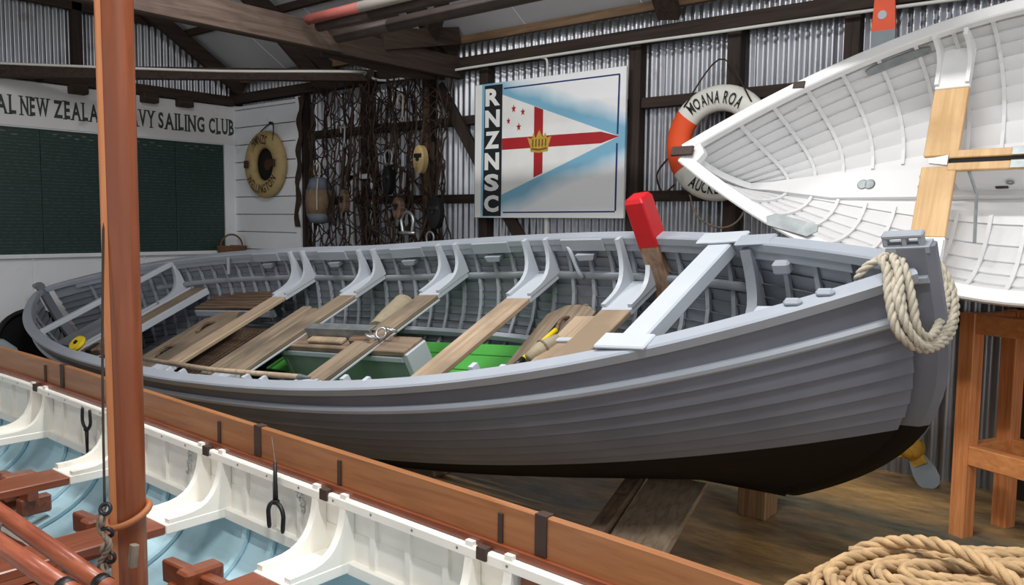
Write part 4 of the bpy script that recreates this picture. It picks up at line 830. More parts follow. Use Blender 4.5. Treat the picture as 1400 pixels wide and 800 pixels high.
# club sign
sx = XR-0.11
def sgp(zx, zy): return atx(620+zx/3.2, 70+zy/3.2, sx)
TL, TR_, BR_, BL = sgp(100, 150), sgp(757, 62), sgp(742, 730), sgp(85, 730)
yl, yr, zb, zt = (TL[1]+BL[1])/2, (TR_[1]+BR_[1])/2, (BL[2]+BR_[2])/2, (TL[2]+TR_[2])/2
sg_ = root('club_sign', (sx, yr, zb), label='white and blue painted club sign with a red cross pennant and crown', cat='sign')
obj('panel', bbox((sx, yr, zb), (sx+0.03, yl, zt), 0.003), 'sign_panel', sg_)
Wd, Ht = yl-yr, zt-zb
def sp2(s, v, lift=0.0): return np.array([sx-0.0012-lift, yl-s*Wd, zb+v*Ht])           # s from the left edge, v from the bottom
def flat(name, pts, mat, lift, parent=None):
    P = [sp2(a, b, lift) for a, b in pts]; Q = [p+np.array([0.0012, 0, 0]) for p in P]; n = len(P)
    return obj(name, (P+Q, [list(range(n)), list(range(n, 2*n))[::-1]]+[[i, (i+1) % n, n+(i+1) % n, n+i] for i in range(n)]), mat, parent or sg_)
def S_(zx, zy):        # sign-relative coordinates of a point picked in the picture
    p = sgp(zx, zy); return ((yl-p[1])/Wd, (p[2]-zb)/Ht)
flat('name_strip', [(0.065, 0.012), (0.20, 0.012), (0.205, 0.985), (0.075, 0.985)], 'sign_black', 0.0)
flat('left_margin', [(0.004, 0.004), (0.048, 0.004), (0.055, 0.996), (0.004, 0.996)], 'sign_letter', 0.0)
h0 = S_(218, 190); h1 = S_(210, 628); tip = S_(726, 372)
flat('pennant', [(0.205, h0[1]), tip, (0.205, h1[1])], 'sign_letter', 0.0); vm = tip[1]
hw_ = 0.042
flat('cross_arm', [(0.205, vm-hw_), (0.86, vm-hw_+0.003), (tip[0], vm), (0.86, vm+hw_-0.003), (0.205, vm+hw_)], 'sign_red', 0.0014)
slope = (h0[1]-vm)/(tip[0]-0.205); xc0, xc1 = 0.43, 0.49
flat('cross_upright', [(xc0, vm-slope*(tip[0]-xc0)+0.002), (xc1, vm-slope*(tip[0]-xc1)+0.002), (xc1, vm+slope*(tip[0]-xc1)-0.002), (xc0, vm+slope*(tip[0]-xc0)-0.002)], 'sign_red', 0.0014)
for zx, zy, r in ((264, 252, 0.024), (304, 266, 0.022), (241, 306, 0.02), (286, 332, 0.024)):
    c = S_(zx, zy); flat('star', [(c[0]+r*(1 if k % 2 == 0 else 0.42)*math.sin(k*PI/5)*Ht/Wd, c[1]+r*1.35*(1 if k % 2 == 0 else 0.42)*math.cos(k*PI/5)) for k in range(10)], 'sign_red', 0.0014)
c = S_(376, 398); cw = 0.08
crn = [(-0.72, -0.75), (0, -0.86), (0.72, -0.75), (0.80, -0.2), (1.02, 0.42), (0.62, 0.30), (0.5, 0.75), (0.3, 0.36), (0.0, 1.0), (-0.3, 0.36), (-0.5, 0.75), (-0.62, 0.30), (-1.02, 0.42), (-0.80, -0.2)]
flat('crown', [(c[0]+x*cw, c[1]+y*cw*1.1) for x, y in crn], 'sign_gold', 0.0028)
flat('crown_band', [(c[0]+x*cw, c[1]+y*cw*1.1) for x, y in ((-0.66, -0.58), (0, -0.68), (0.66, -0.58), (0.66, -0.44), (0, -0.54), (-0.66, -0.44))], 'sign_gold_dark', 0.0042)
for k in range(5): flat('crown_rib', [(c[0]+(x+a)*cw, c[1]+y*cw*1.1) for (x, y) in ((-0.55+0.27*k, -0.34),) for a, y in ((-0.05, -0.36), (0.05, -0.36), (0.07, 0.25), (-0.03, 0.25))], 'sign_gold_dark', 0.0042)
for pts in ([(0.215, 0.955), (0.965, 0.955), (0.965, 0.945), (0.215, 0.945)], [(0.957, 0.945), (0.967, 0.945), (0.962, 0.56), (0.952, 0.56)], [(0.95, 0.50), (0.96, 0.50), (0.958, 0.05), (0.948, 0.05)], [(0.215, 0.045), (0.95, 0.05), (0.95, 0.04), (0.215, 0.035)]): flat('border_line', pts, 'sign_blue', 0.0002)
EY = np.array([0, -1.0, 0]); EZ = np.array([0, 0, 1.0])
for k, ch_ in enumerate('RNZNSC'):
    v0 = 0.925-0.158*(k+1)+0.02+0.045; letters_flat('letter', ch_, sp2(0.081-0.001*k, v0, 0.002), EY, EZ, 0.108*Wd, 0.128*Ht, 'sign_letter', sg_, bold=0.045)

# ---- lifebuoys
def lifebuoy(name, c, R, r, label, group, mats, arcs, words, ink, tsize, tb, cond=0.54):
    lb = root(name, (c[0], c[1], c[2]-R-r), label=label, cat='lifebuoy', group=group); c = np.asarray(c, float); ax = (-1.0, 0, 0)
    for i, (a0, a1, m_) in enumerate(arcs): obj('ring_section', torus(c, R, r, ax, max(6, int((a1-a0)*9)), 16, a0, a1, 0.62), mats[m_], lb, smooth=True, auto=0.9)
    for wd, mid, upr in words:
        xs = []; tot = 0
        for ch_ in wd:
            w_ = 0.45 if ch_ == ' ' else float(text(ch_, tb)[0][:, 0].max())+0.17; xs.append((tot, w_)); tot += w_
        for ch_, (x0, w_) in zip(wd, xs):
            if ch_ == ' ': continue
            V, F = text(ch_, tb); u_ = (x0-tot/2+V[:, 0])*tsize*cond; vv = (V[:, 1]-0.5)*tsize
            rad = R+vv*upr; ang = mid+ (u_/R)*upr          # clockwise as seen from the room
            q = np.clip((rad-R)/r, -0.95, 0.95); lift = r*0.62*np.sqrt(1-q*q)+0.009
            P = np.stack([c[0]-lift, c[1]-rad*np.sin(ang), c[2]+rad*np.cos(ang)], 1); obj('letter', (P, F), ink, lb, fix=False)
    return lb
LC = wallpt(983, 196, 0.12); LR = 0.335; Lr = 0.098
# torus angles run from the top; e2 = ax x e1
lb = lifebuoy('lifebuoy', LC, LR, Lr, 'white and orange lifebuoy with black lettering behind the dinghy bow', 'lifebuoys on the wall', ['buoy_white', 'buoy_orange'],
    [(-0.9, 0.9, 0), (0.9, 2.15, 1), (2.15, 4.13, 0), (4.13, 2*PI-0.9, 1)], [('MOANA ROA', -0.04, 1), ('AUCKLAND', PI, -1)], 'black_ink', 0.09, 0.012)
nail = wallpt(986, 80, 0.10)
obj('hanging_cord', tube(smooth_path([LC+np.array([-0.06, 0.27, 0.28]), nail, LC+np.array([-0.06, -0.27, 0.28])], 20), 0.006, 6), 'rope_dark', lb, smooth=True)
obj('becket_line', tube(smooth_path([LC+np.array([-0.02, LR*1.25, -0.1]), LC+np.array([-0.02, LR*1.52, -0.22]), LC+np.array([-0.02, LR*1.35, -0.36]), LC+np.array([-0.02, LR*1.05, -0.30])], 20), 0.008, 6), 'rope_dark', lb, smooth=True)
obj('becket_line', tube(smooth_path([LC+np.array([-0.02, 0.22, -0.38]), LC+np.array([-0.03, 0.14, -0.55]), LC+np.array([-0.03, -0.05, -0.63]), LC+np.array([-0.03, -0.2, -0.56]), LC+np.array([-0.02, -0.28, -0.34])], 24), 0.008, 6), 'rope_thin', lb, smooth=True)
OC = wallpt(363, 225, 0.10)
ob = lifebuoy('lifebuoy', OC, 0.295, 0.105, 'old cream lifebuoy with worn dark lettering on the white boards', 'lifebuoys on the wall', ['old_cream', 'old_ink'],
    [(0, 2*PI, 0)], [('HMNZS', -0.1, 1), ('WELLINGTON', PI, -1)], 'old_ink', 0.105, 0.012, 0.62)
obj('centre_disc', lathe([(0.2, -0.02), (0.2, 0.01)], OC+np.array([0.04, 0, 0]), (-1, 0, 0), 28), 'black_paint', ob); obj('centre_crest', lathe([(0.07, 0.012), (0.06, 0.016)], OC+np.array([0.04, 0, 0]), (-1, 0, 0), 20), 'old_ink', ob)
for s_ in (-1, 1): obj('side_mark', bbox((OC[0]-0.098, OC[1]+s_*0.27-0.045, OC[2]-0.04), (OC[0]-0.082, OC[1]+s_*0.27+0.045, OC[2]+0.05), 0.006), 'old_ink', ob)
on = wallpt(371, 168, 0.06)
obj('hanging_cord', tube(smooth_path([OC+np.array([-0.05, 0.23, 0.27]), on, OC+np.array([-0.05, -0.23, 0.27])], 16), 0.008, 6), 'rope_dark', ob, smooth=True); obj('nail', tube([on+[0.04, 0, 0], on+[-0.03, 0, 0]], 0.014, 8), 'iron', ob)

# ---- strap, float, net and the gear hung in it
st_ = []; 
for k in range(30):
    y_ = 132+178*k/29; p = wallpt(411-5*k/29+1.5*math.sin(k*0.9), y_, 0.075); w_ = 0.05*(0.55+0.45*abs(math.cos(k*0.55))); a = k*0.55
    st_.append([p+np.array([-0.004, w_, 0]), p+np.array([-0.004, -w_, 0]), p+np.array([0.004, -w_, 0]), p+np.array([0.004, w_, 0])])
obj('leather_strap', sweep(st_), 'rope_dark', label='long dark twisted strap hanging on the white corner post', cat='strap')
fc = wallpt(437, 275, 0.22); fl = root('net_float', fc-np.array([0, 0, 0.25]), label='blue and tan stitched rope float hanging left of the net', cat='float')
obj('float_top', lathe([(0.05, 0.26), (0.10, 0.24), (0.145, 0.12)], fc, (0, 0, 1), 20), 'float_blue', fl, smooth=True); obj('float_band', lathe([(0.145, 0.12), (0.155, 0.0), (0.145, -0.14)], fc, (0, 0, 1), 20), 'float_tan', fl, smooth=True); obj('float_base', lathe([(0.145, -0.14), (0.11, -0.23), (0.04, -0.25)], fc, (0, 0, 1), 20), 'float_blue', fl, smooth=True)
obj('float_seam', tube([fc+[-0.09, -0.09, 0.24], fc+[-0.12, -0.11, 0.1], fc+[-0.12, -0.11, -0.1]], 0.009, 6), 'rope_grey', fl); obj('becket', tube(smooth_path([fc+[-0.03, 0.02, 0.25], fc+[-0.03, 0.06, 0.37], fc+[-0.02, 0.0, 0.42], fc+[-0.03, -0.05, 0.36], fc+[-0.03, -0.03, 0.25]], 20), 0.011, 6), 'rope_grey', fl, smooth=True)

def net():
    """heavy knotted net of tarred rope, hung from the wall plate in uneven folds; one thing"""
    parts = []; ya, yb = 7.98, 5.62
    for layer, (nx, nz, dx, zlo, y0, y1) in enumerate(((19, 19, 0.15, 1.15, 7.72, 5.55), (14, 17, 0.26, 1.1, 7.62, 6.1), (9, 19, 0.20, 1.2, 6.7, 5.6))):
        G = np.zeros((nx+1, nz+1, 3))
        for i in range(nx+1):
            for j in range(nz+1):
                f = i/nx; g = j/nz; z = 3.12-(3.12-zlo)*g**0.96
                y = y0+(y1-y0)*(f+0.022*math.sin(7*f*PI+layer)+0.02*math.sin(5*g+9*f+layer*2))+rng.normal(0, 0.018)
                G[i, j] = (XR-dx+0.05*math.sin(9*f*PI+3*g+layer)+rng.normal(0, 0.012), y, z+0.04*math.sin(6*f*PI+layer)+rng.normal(0, 0.018))
        for i in range(nx+1):
            for j in range(nz):
                a = G[i, j]; k = i+(1 if j % 2 == 0 else -1)*(1 if i % 2 == 0 else -1)
                b = G[i, j+1]; parts.append(tube([a, (a+b)/2+rng.normal(0, 0.008, 3), b], rng.uniform(0.006, 0.011), 4))
                if 0 <= k <= nx and rng.random() < 0.75: b = G[k, j+1]; parts.append(tube([a, (a+b)/2+np.array([0, 0, -0.02]), b], 0.007, 4))
    for k in range(26):                                            # loose ends hanging down through the net
        y = rng.uniform(5.65, 7.6); z0 = rng.uniform(2.2, 3.1); l = rng.uniform(0.5, 1.4); x = XR-rng.uniform(0.1, 0.3)
        parts.append(tube([(x, y, z0), (x-0.02, y+rng.normal(0, 0.05), z0-l/2), (x, y+rng.normal(0, 0.06), z0-l)], rng.uniform(0.008, 0.015), 5))
    return merge(*parts)
obj('cargo_net', net(), 'rope_dark', fix=False, smooth=True, label='heavy dark knotted net hanging across the studs in the corner', cat='net')
# pale frame standing behind the net
pf_ = root('pale_frame', wallpt(482, 335, 0.05), label='pale weathered timber frame behind the net', cat='frame')
for (a, b) in (((482, 238), (482, 345)), ((510, 238), (508, 345)), ((480, 243), (512, 240)), ((583, 120), (583, 330))): obj('frame_bar', beam(wallpt(*a, 0.05), wallpt(*b, 0.05), 0.05, 0.03, up=(1, 0, 0)), 'white_board' if a[0] != 583 else 'batten', pf_)
def shackle(px, py, s, label, mat='galvanised', inv=1):
    c = wallpt(px, py, 0.34); o = root('shackle', c, label=label, cat='shackle', group='iron shackles and hooks in the net')
    A = [c+np.array([0, s*math.cos(t), inv*s*1.1*math.sin(t)]) for t in np.linspace(0, PI, 9)]; A = [c+np.array([0, s*0.72, -inv*s*1.3])]+A+[c+np.array([0, -s*0.72, -inv*s*1.3])]
    obj('bow', tube(smooth_path(A, 22), s*0.2, 8), mat, o, smooth=True); obj('pin', tube([c+np.array([0, s*1.2, -inv*s*1.3]), c+np.array([0, -s*1.2, -inv*s*1.3])], s*0.2, 8), mat, o, smooth=True); obj('hanging_line', tube([c+np.array([0, 0, s*1.2]), c+np.array([0.1, 0, s*1.2+0.35])], 0.006, 5), 'rope_dark', o)
shackle(531, 214, 0.055, 'galvanised shackle at the middle of the net'); shackle(557, 303, 0.085, 'largest galvanised shackle low in the net', 'steel'); shackle(588, 325, 0.05, 'small rusty shackle at the foot of the net')
def hook(px, py, h, label, mat='rope_grey'):
    c = wallpt(px, py, 0.34); o = root('hanging_hook', c, label=label, cat='hook', group='hooks in the net')
    obj('hook_bend', tube(smooth_path([c+np.array([0, a*h, b*h]) for a, b in ((0.3, -0.1), (0.32, 0.3), (0.1, 0.5), (-0.12, 0.35), (-0.1, -0.2), (-0.06, -0.9))], 24), 0.011, 6), mat, o, smooth=True); obj('hook_eye', torus(c+np.array([0, -0.06*h, -h]), 0.02, 0.007, (1, 0, 0), 12, 6), mat, o)
hook(549, 140, 0.16, 'pale curved hook high in the net'); hook(470, 180, 0.14, 'small pale hook at the left of the net', 'galvanised')
def pulley(px, py, w, h, label, mats, dx=0.36):
    c = wallpt(px, py, dx); o = root('pulley_block', c, label=label, cat='pulley', group='pulley blocks in the net'); n = 20
    shell = [(w*math.cos(t), h*math.sin(t)) for t in np.arange(n)*2*PI/n]
    obj('shell', sweep([[c+np.array([x, -y*k, z*k]) for y, z in shell] for x, k in ((0.04, 0.8), (0.03, 1), (-0.03, 1), (-0.04, 0.8))]), mats[0], o, smooth=True, auto=0.6)
    obj('strop_band', bbox((c[0]-0.048, c[1]-w*0.75, c[2]+h*0.08), (c[0]+0.03, c[1]+w*0.75, c[2]+h*0.42), 0.01), mats[1], o); obj('pin', lathe([(0.02, 0), (0.02, 0.05)], c, (-1, 0, 0), 10), 'iron', o)
    obj('strop', tube([c+np.array([0, 0, h]), c+np.array([0.06, 0, h+0.3])], 0.012, 6), 'rope_dark', o)
pulley(575, 218, 0.075, 0.135, 'cream pulley block with a dark band hanging on the net', ['old_cream', 'black_paint']); pulley(596, 290, 0.085, 0.15, 'black pulley block at the right edge of the net', ['rubber', 'iron']); pulley(531, 247, 0.06, 0.14, 'dark narrow pulley block below the middle shackle', ['rubber', 'iron']); pulley(471, 275, 0.05, 0.12, 'dark weathered pulley block at the left of the net', ['dark_slat', 'iron']); pulley(545, 285, 0.06, 0.11, 'brown wooden pulley block above the large shackle', ['dark_slat', 'iron'])

# ---- oar blade with orange tip on the wall above the dinghy
o0 = wallpt(1208, 45, 0.12); bl = root('orange_oar', o0-np.array([0, 0, 0.9]), label='oar with an orange tipped blade hanging above the dinghy', cat='oar')
za, zb3, zc3 = wallpt(1208, -12, 0.12)[2], wallpt(1208, 42, 0.12)[2], wallpt(1208, 62, 0.12)[2]; yo = o0[1]; xo = o0[0]
def blade(z0, z1, w0, w1): return sweep([[(xo+a, yo+s_*w, z) for a, s_ in ((0.012, 1), (-0.012, 1), (-0.012, -1), (0.012, -1))] for z, w in ((z0, w0), (z1, w1))])
obj('blade_tip', blade(zb3, za, 0.075, 0.06), 'orange_paint', bl); obj('blade_root', blade(zb3-0.35, zb3, 0.07, 0.075), 'blade_grey', bl); obj('shaft', tube([(xo, yo, zb3-0.33), (xo, yo, 0.6)], 0.025, 10), 'batten', bl, smooth=True)
obj('blade_patch', lathe([(0.03, 0), (0.028, 0.004)], (xo-0.012, yo+0.01, zb3+0.1), (-1, 0, 0), 14), 'light_grey', bl)

# ---- cable
cp = [atd(-60, 95, 8.05)+np.array([0, -0.06, 0.07]), atd(120, 91, 7.95), atd(300, 97, 7.9), atd(480, 98, 7.6), atx(500, 102, XR-0.16), atx(520, 110, XR-0.16), atx(560, 106, XR-0.14), atx(640, 93, XR-0.12), atx(740, 78, XR-0.11), atx(860, 60, XR-0.1), atx(980, 44, XR-0.1), atx(1150, 20, XR-0.1), atx(1330, -4, XR-0.1)]
cb = root('white_cable', cp[4], label='white electric cable running along the beams', cat='cable'); obj('cable_run', tube(smooth_path(cp, 160), 0.013, 6), 'pvc', cb, smooth=True)
a = atx(748, 78, XR-0.1); obj('cable_drop', tube(smooth_path([a+[0, 0.06, 0.0], a+[0, 0.0, -0.03], a+[0, 0.0, -0.2]], 12), 0.011, 6), 'pvc', cb, smooth=True)
a = atx(748, 312, XR-0.06); obj('cable_tail', beam(a+[0, 0, -0.12], a+[0, 0, 0.2], 0.03, 0.03, up=(1, 0, 0)), 'pvc', cb); obj('socket_box', bbox((a[0]-0.05, a[1]-0.05, a[2]-0.2), (a[0]+0.02, a[1]+0.05, a[2]-0.08), 0.006), 'pvc', cb)

# ---- poles stored on the tie beam
for i, (a, r_, mt_, lab) in enumerate((((421, 27), 0.038, 'pole_white', 'white pole with a faded red end lying on the tie beam'), ((436, 36), 0.042, 'pipe_dark', 'dark pole under the white one on the tie beam'), ((462, 50), 0.05, 'pipe_dark', 'thick dark pole stored right of the white pole'))):
    p = aty(a[0], a[1], ty-0.12); po_ = root('stored_pole', p, label=lab, cat='pole', group='poles stored under the roof')
    q = p+np.array([0.1, -4.2, 0.05]); obj('pole_shaft', tube(resample([p+(q-p)*0.14, q], 6), r_, 14), mt_, po_, smooth=True); obj('pole_end', tube([p, p+(q-p)*0.14], r_*1.001, 14), 'pole_red' if i == 0 else mt_, po_, smooth=True)

# ---------------------------------------------------------------- things on the back wall
# name board
nb = root('name_board', (3.5, YB-0.03, 2.63), label='long white name board with dark green capitals on the back wall', cat='sign')
z1, z0_ = 3.10, 2.635
obj('board_face', bbox((-0.6, YB-0.03, z0_), (XR-0.05, YB-0.003, z1), 0.004), 'sign_white', nb)
SER = {'A': 'bb', 'L': 'tb', 'N': 'tb', 'E': 'tb', 'W': 't', 'Z': '', 'D': 'tb', 'V': 't', 'Y': 'tb', 'S': '', 'I': 'tb', 'G': '', 'C': '', 'U': 't', 'B': 'tb', 'R': 'tb', 'O': ''}
STEM = {'A': [('b', 0.06), ('b', 0.94)], 'L': [('t', 0.1), ('b', 0.1)], 'N': [('t', 0.06), ('b', 0.1), ('t', 0.9)], 'E': [('t', 0.08), ('b', 0.08)], 'W': [('t', 0.05), ('t', 0.5), ('t', 0.95)], 'D': [('t', 0.08), ('b', 0.08)], 'V': [('t', 0.06), ('t', 0.94)], 'Y': [('t', 0.07), ('t', 0.93), ('b', 0.5)], 'I': [('t', 0.5), ('b', 0.5)], 'U': [('t', 0.1), ('t', 0.9)], 'B': [('t', 0.08), ('b', 0.08)], 'R': [('t', 0.08), ('b', 0.08), ('b', 0.92)]}
def roman(word, xa, xb, zbase, h):
    ws = [float(text(c_, 0.03)[0][:, 0].max()) for c_ in word]; gap = 0.16; tot = sum(ws)+gap*(len(word)-1); k = (xb-xa)/tot; x = xa
    for c_, w_ in zip(word, ws):
        V, F = text(c_, 0.03); P = np.stack([x+V[:, 0]*k, np.full(len(V), YB-0.0315), zbase+V[:, 1]*h], 1); extra = []
        for e_, f in STEM.get(c_, []):
            xx = x+f*w_*k; zz = zbase+(h if e_ == 't' else 0); hwid = 0.022; extra.append(([(xx-hwid, YB-0.0315, zz-0.006), (xx+hwid, YB-0.0315, zz-0.006), (xx+hwid, YB-0.0315, zz+0.006), (xx-hwid, YB-0.0315, zz+0.006)], [[0, 1, 2, 3]]))
        obj('letter', merge((P, F), *extra), 'letter_dark', nb, fix=False); x += (w_+gap)*k
def bxp(px): return float(aty(px, 150, YB-0.03)[0])
zt2 = float(aty(306, 184, YB-0.03)[2]); lh = 0.187
wx = [('ROYAL', bxp(22)-0.54, bxp(22)), ('NEW', bxp(28), bxp(67)), ('ZEALAND', bxp(73), bxp(160)), ('NAVY', bxp(166), bxp(211)), ('SAILING', bxp(216), bxp(279)), ('CLUB', bxp(285), bxp(319))]
for wd, a, b in wx: roman(wd, a, b, zt2, lh)
# honours board
hz0, hz1 = 1.312, 2.62; ha, hbx = 0.6, float(aty(307, 270, YB-0.03)[0])
hn = root('honours_board', ((ha+hbx)/2, YB-0.03, hz0), label='dark green honours board with faint gold lettering below the name board', cat='board')
cuts = [ha, 1.6, 2.6, float(aty(57, 250, YB-0.03)[0]), float(aty(148, 250, YB-0.03)[0]), float(aty(241, 250, YB-0.03)[0]), hbx]
for a, b in zip(cuts[:-1], cuts[1:]):
    obj('board_leaf', bbox((a+0.004, YB-0.028, hz0), (b-0.004, YB-0.004, hz1), 0.003), 'honours_green', hn)
    m_ = (a+b)/2; wq = (b-a)*0.32
    for k in range(6): obj('heading_bar', box((m_-wq+k*wq*0.34, YB-0.0292, hz1-0.05-0.03*(k % 2)), (m_-wq+k*wq*0.34+wq*0.2, YB-0.028, hz1-0.04-0.03*(k % 2))), 'rope_thin', hn)
for z in (hz0-0.012, hz1+0.0): obj('board_frame', bbox((ha, YB-0.034, z), (hbx, YB-0.004, z+0.012), 0.002), 'white_board', hn)
# security camera dome
p = aty(53, 104, YB-0.06); sc_ = root('security_camera', p, label='small white dome camera above the name board', cat='camera'); obj('dome_base', lathe([(0.02, 0.05), (0.075, 0.045), (0.08, 0.0), (0.05, -0.02)], p, (0, 0, 1), 20), 'pvc', sc_, smooth=True); obj('dome_lens', lathe([(0.055, -0.01), (0.05, -0.04), (0.025, -0.06), (0.0, -0.065)], p, (0, 0, 1), 18), 'rubber', sc_, smooth=True)
# basket on the ledge
p = aty(317, 347, YB-0.17); sh = root('corner_shelf', (p[0], p[1], p[2]-0.03), label='small white corner shelf under the wicker basket', cat='shelf'); obj('shelf_board', bbox((p[0]-0.28, YB-0.33, p[2]-0.03), (XR-0.05, YB-0.055, p[2]-0.004), 0.004), 'white_board', sh); obj('shelf_cleat', bbox((p[0]-0.2, YB-0.09, p[2]-0.09), (p[0]+0.2, YB-0.055, p[2]-0.03), 0.004), 'white_board', sh)
bk = root('wicker_basket', p, label='brown wicker basket with a hoop handle in the corner', cat='basket'); prof = [(0.0, 0.0), (0.14, 0.0), (0.165, 0.04), (0.175, 0.10), (0.16, 0.105), (0.15, 0.04), (0.0, 0.03)]
obj('bowl', lathe(prof, p, (0, 0, 1), 28, False), 'wicker', bk, smooth=True, auto=0.7)
for k in range(5): obj('weave_ring', torus(p+np.array([0, 0, 0.015+0.02*k]), 0.155+0.004*k, 0.011, (0, 0, 1), 28, 6), 'wicker', bk, smooth=True)
obj('handle', torus(p+np.array([0, 0, 0.09]), 0.15, 0.012, (0, 1, 0), 20, 6, -PI/2, PI/2), 'wicker', bk, smooth=True)

# ---------------------------------------------------------------- floor things
# black tub leaning on the back wall and a grey buoy left of the whaler stern
c = aty(42, 470, YB-0.16); tb = root('black_tub', (c[0], c[1], 0), label='big black round tub standing behind the stern of the grey whaler', cat='tub')
obj('tub_wall', lathe([(0.30, -0.08), (0.36, -0.02), (0.37, 0.05), (0.34, 0.06), (0.30, 0.0), (0.0, -0.03)], c, (0.1, -1, 0.15), 32), 'rubber', tb, smooth=True, auto=0.6); obj('tub_stand', beam((c[0], c[1]+0.02, 0), (c[0], c[1]+0.03, c[2]-0.3), 0.3, 0.06, up=(0, 1, 0)), 'beam_z', tb)
c = atd(-14, 500, 6.2); gb = root('grey_buoy', (c[0], c[1], 0), label='round grey buoy at the left edge behind the front boat rail', cat='buoy')
obj('buoy_body', lathe([(0.02, -0.22), (0.12, -0.19), (0.2, -0.08), (0.215, 0.02), (0.18, 0.12), (0.1, 0.19), (0.02, 0.21)], c, (0, 0, 1), 28), 'blade_grey', gb, smooth=True); obj('buoy_stand', lathe([(0.14, -c[2]), (0.14, -0.17), (0.1, -0.19)], c, (0, 0, 1), 20), 'beam_z', gb, smooth=True, auto=0.6)
# propeller leaning on the wall below the bow
hc = atx(1246, 612, XR-0.12); pp = root('boat_propeller', (hc[0], hc[1], 0), label='grey bladed propeller with a yellow hub leaning on the wall below the bow', cat='propeller')
axp = unit(np.array([-1.0, -0.15, 0.15])); obj('hub', lathe([(0.02, -0.08), (0.075, -0.06), (0.085, 0.0), (0.06, 0.07), (0.02, 0.09)], hc, axp, 20), 'hub_yellow', pp, smooth=True)
e1_ = np.array([0, 1.0, 0]); e1_ = unit(e1_-axp*(e1_ @ axp)); e2_ = np.cross(axp, e1_); e2_ = e2_ if e2_[2] > 0 else -e2_
for (ca_, sa_), tw0 in (((-0.52, -0.85), 0.35), ((0.93, -0.36), 1.15), ((-0.25, 0.97), 0.8)):
    dr = e1_*ca_+e2_*sa_; pr_ = -e1_*sa_+e2_*ca_; rings = []
    for k, (r_, w_) in enumerate(((0.04, 0.045), (0.10, 0.06), (0.17, 0.075), (0.23, 0.072), (0.27, 0.05), (0.285, 0.02))):
        tw = tw0-0.05*k; wd_ = pr_*math.cos(tw)+axp*math.sin(tw); nn = np.cross(dr, wd_); rings.append([hc+dr*r_+wd_*w_+nn*0.004, hc+dr*r_-wd_*w_+nn*0.004, hc+dr*r_-wd_*w_-nn*0.004, hc+dr*r_+wd_*w_-nn*0.004])
    bl_ = obj('blade', sweep(rings), 'blade_grey', pp, smooth=True, auto=0.6); obj('blade_root', sweep([[hc+dr*r_+pr_*a+axp*b for a, b in ((0.045, 0.02), (-0.045, 0.02), (-0.045, -0.02), (0.045, -0.02))] for r_ in (0.03, 0.12)]), 'hub_yellow', bl_)
# wooden stand at the right
A = atz(1313, 731, 0); dA = np.array([-0.42, -0.907, 0]); dB = np.array([0.907, -0.42, 0]); zt3 = float(A[2])+float((atd(1325, 425, float((A-CAM) @ CF))-A)[2])
ws = root('timber_stand', A, label='orange pine frame stand with four legs beside the rope coil', cat='stand')
Ls, Ds, lg = 0.75, 0.36, 0.088
def lp(a, b): return A+dA*a+dB*b
for a in (0, Ls):
    for b in (0, Ds): q = lp(a, b); obj('leg', beam(q, q+np.array([0, 0, zt3]), lg, lg, up=dB, ch=0.004), 'stand_z', ws)
for b in (0, Ds):
    for z, m_ in ((zt3-0.055, 'stand_y'), (0.46, 'stand_y')): obj('long_rail', beam(lp(lg/2, b)+[0, 0, z], lp(Ls-lg/2, b)+[0, 0, z], 0.07, 0.105, ch=0.004), m_, ws)
for a in (0, Ls):
    for z in (zt3-0.055, 0.46): obj('cross_rail', beam(lp(a, lg/2)+[0, 0, z], lp(a, Ds-lg/2)+[0, 0, z], 0.06, 0.10, ch=0.004), 'stand_x', ws)
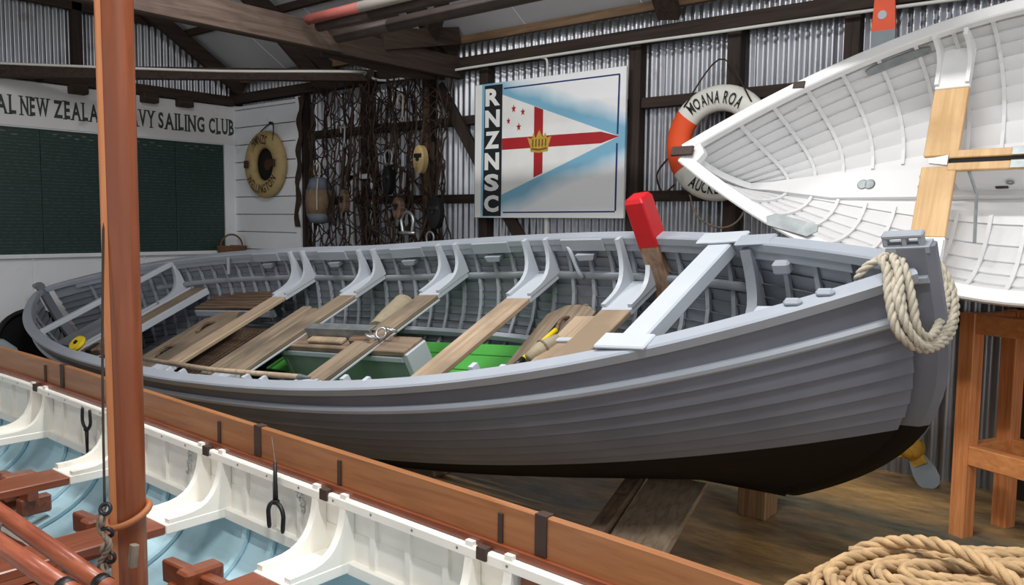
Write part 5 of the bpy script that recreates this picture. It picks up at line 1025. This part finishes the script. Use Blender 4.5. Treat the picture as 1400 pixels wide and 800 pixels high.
# big tan rope coil on a low crate, bottom right
d0 = 2.05; cc_ = atd(1330, 812, d0); e1r = unit(np.array([CR[0], CR[1], 0])); e2r = np.cross(np.array([0, 0, 1.0]), e1r)
zc_ = float(cc_[2])-0.03
cr = root('slatted_crate', (cc_[0], cc_[1], 0), label='low wooden crate under the big tan rope coil', cat='crate')
for s_ in (-1, 1):
    for k in range(4): z_ = 0.05+k*(zc_-0.12)/4; obj('slat', beam(cc_*[1, 1, 0]+e2r*0.15*s_-e1r*0.28+[0, 0, z_+0.04], cc_*[1, 1, 0]+e2r*0.15*s_+e1r*0.28+[0, 0, z_+0.04], 0.02, 0.08), 'prop_wood', cr)
    for t_ in (-1, 1): q = cc_*[1, 1, 0]+e1r*0.26*t_+e2r*0.125*s_; obj('crate_post', beam(q, q+[0, 0, zc_-0.05], 0.04, 0.04, up=e1r), 'prop_wood', cr)
obj('crate_top', beam(cc_*[1, 1, 0]-e1r*0.29+[0, 0, zc_-0.04], cc_*[1, 1, 0]+e1r*0.29+[0, 0, zc_-0.04], 0.34, 0.025), 'prop_wood', cr)
rc = root('rope_coil', (cc_[0], cc_[1], zc_-0.02), label='big coil of thick tan rope in the bottom right corner', cat='rope')
rr = 0.0185; hc_ = np.array([cc_[0], cc_[1], zc_-0.006])+e1r*0.16
for lay in range(3):
    for k in range(6-lay):
        wk = 0.225-0.038*k-0.03*lay; lk = 0.60-0.055*k-0.05*lay+rng.normal(0, 0.012); P = []
        for a in np.linspace(0, 2*PI, 40, endpoint=False):
            ca_, sa_ = math.cos(a), math.sin(a); sx_ = math.copysign(abs(ca_)**0.6, ca_); sy_ = math.copysign(abs(sa_)**0.85, sa_)
            P.append(hc_+e1r*lk*sx_+e2r*(wk*sy_+0.008*math.sin(3*a+k*2+lay))+np.array([0, 0, 0.034*lay+0.006*k+0.006*math.sin(2*a+k*1.3+lay*2)]))
        P = smooth_path(P, 120, True); obj('rope_turn', rope(np.vstack([P, P[:1]]), rr), 'rope_tan', rc, smooth=True, fix=False)
P = smooth_path([cc_+e1r*a_+e2r*b_+[0, 0, h_] for a_, b_, h_ in ((-0.22, 0.20, 0.02), (-0.15, 0.17, 0.06), (-0.07, 0.07, 0.10), (0.0, -0.06, 0.10), (0.06, -0.2, 0.05), (0.08, -0.27, -0.03))], 60); obj('frapping_turn', rope(P, rr), 'rope_tan', rc, smooth=True, fix=False)
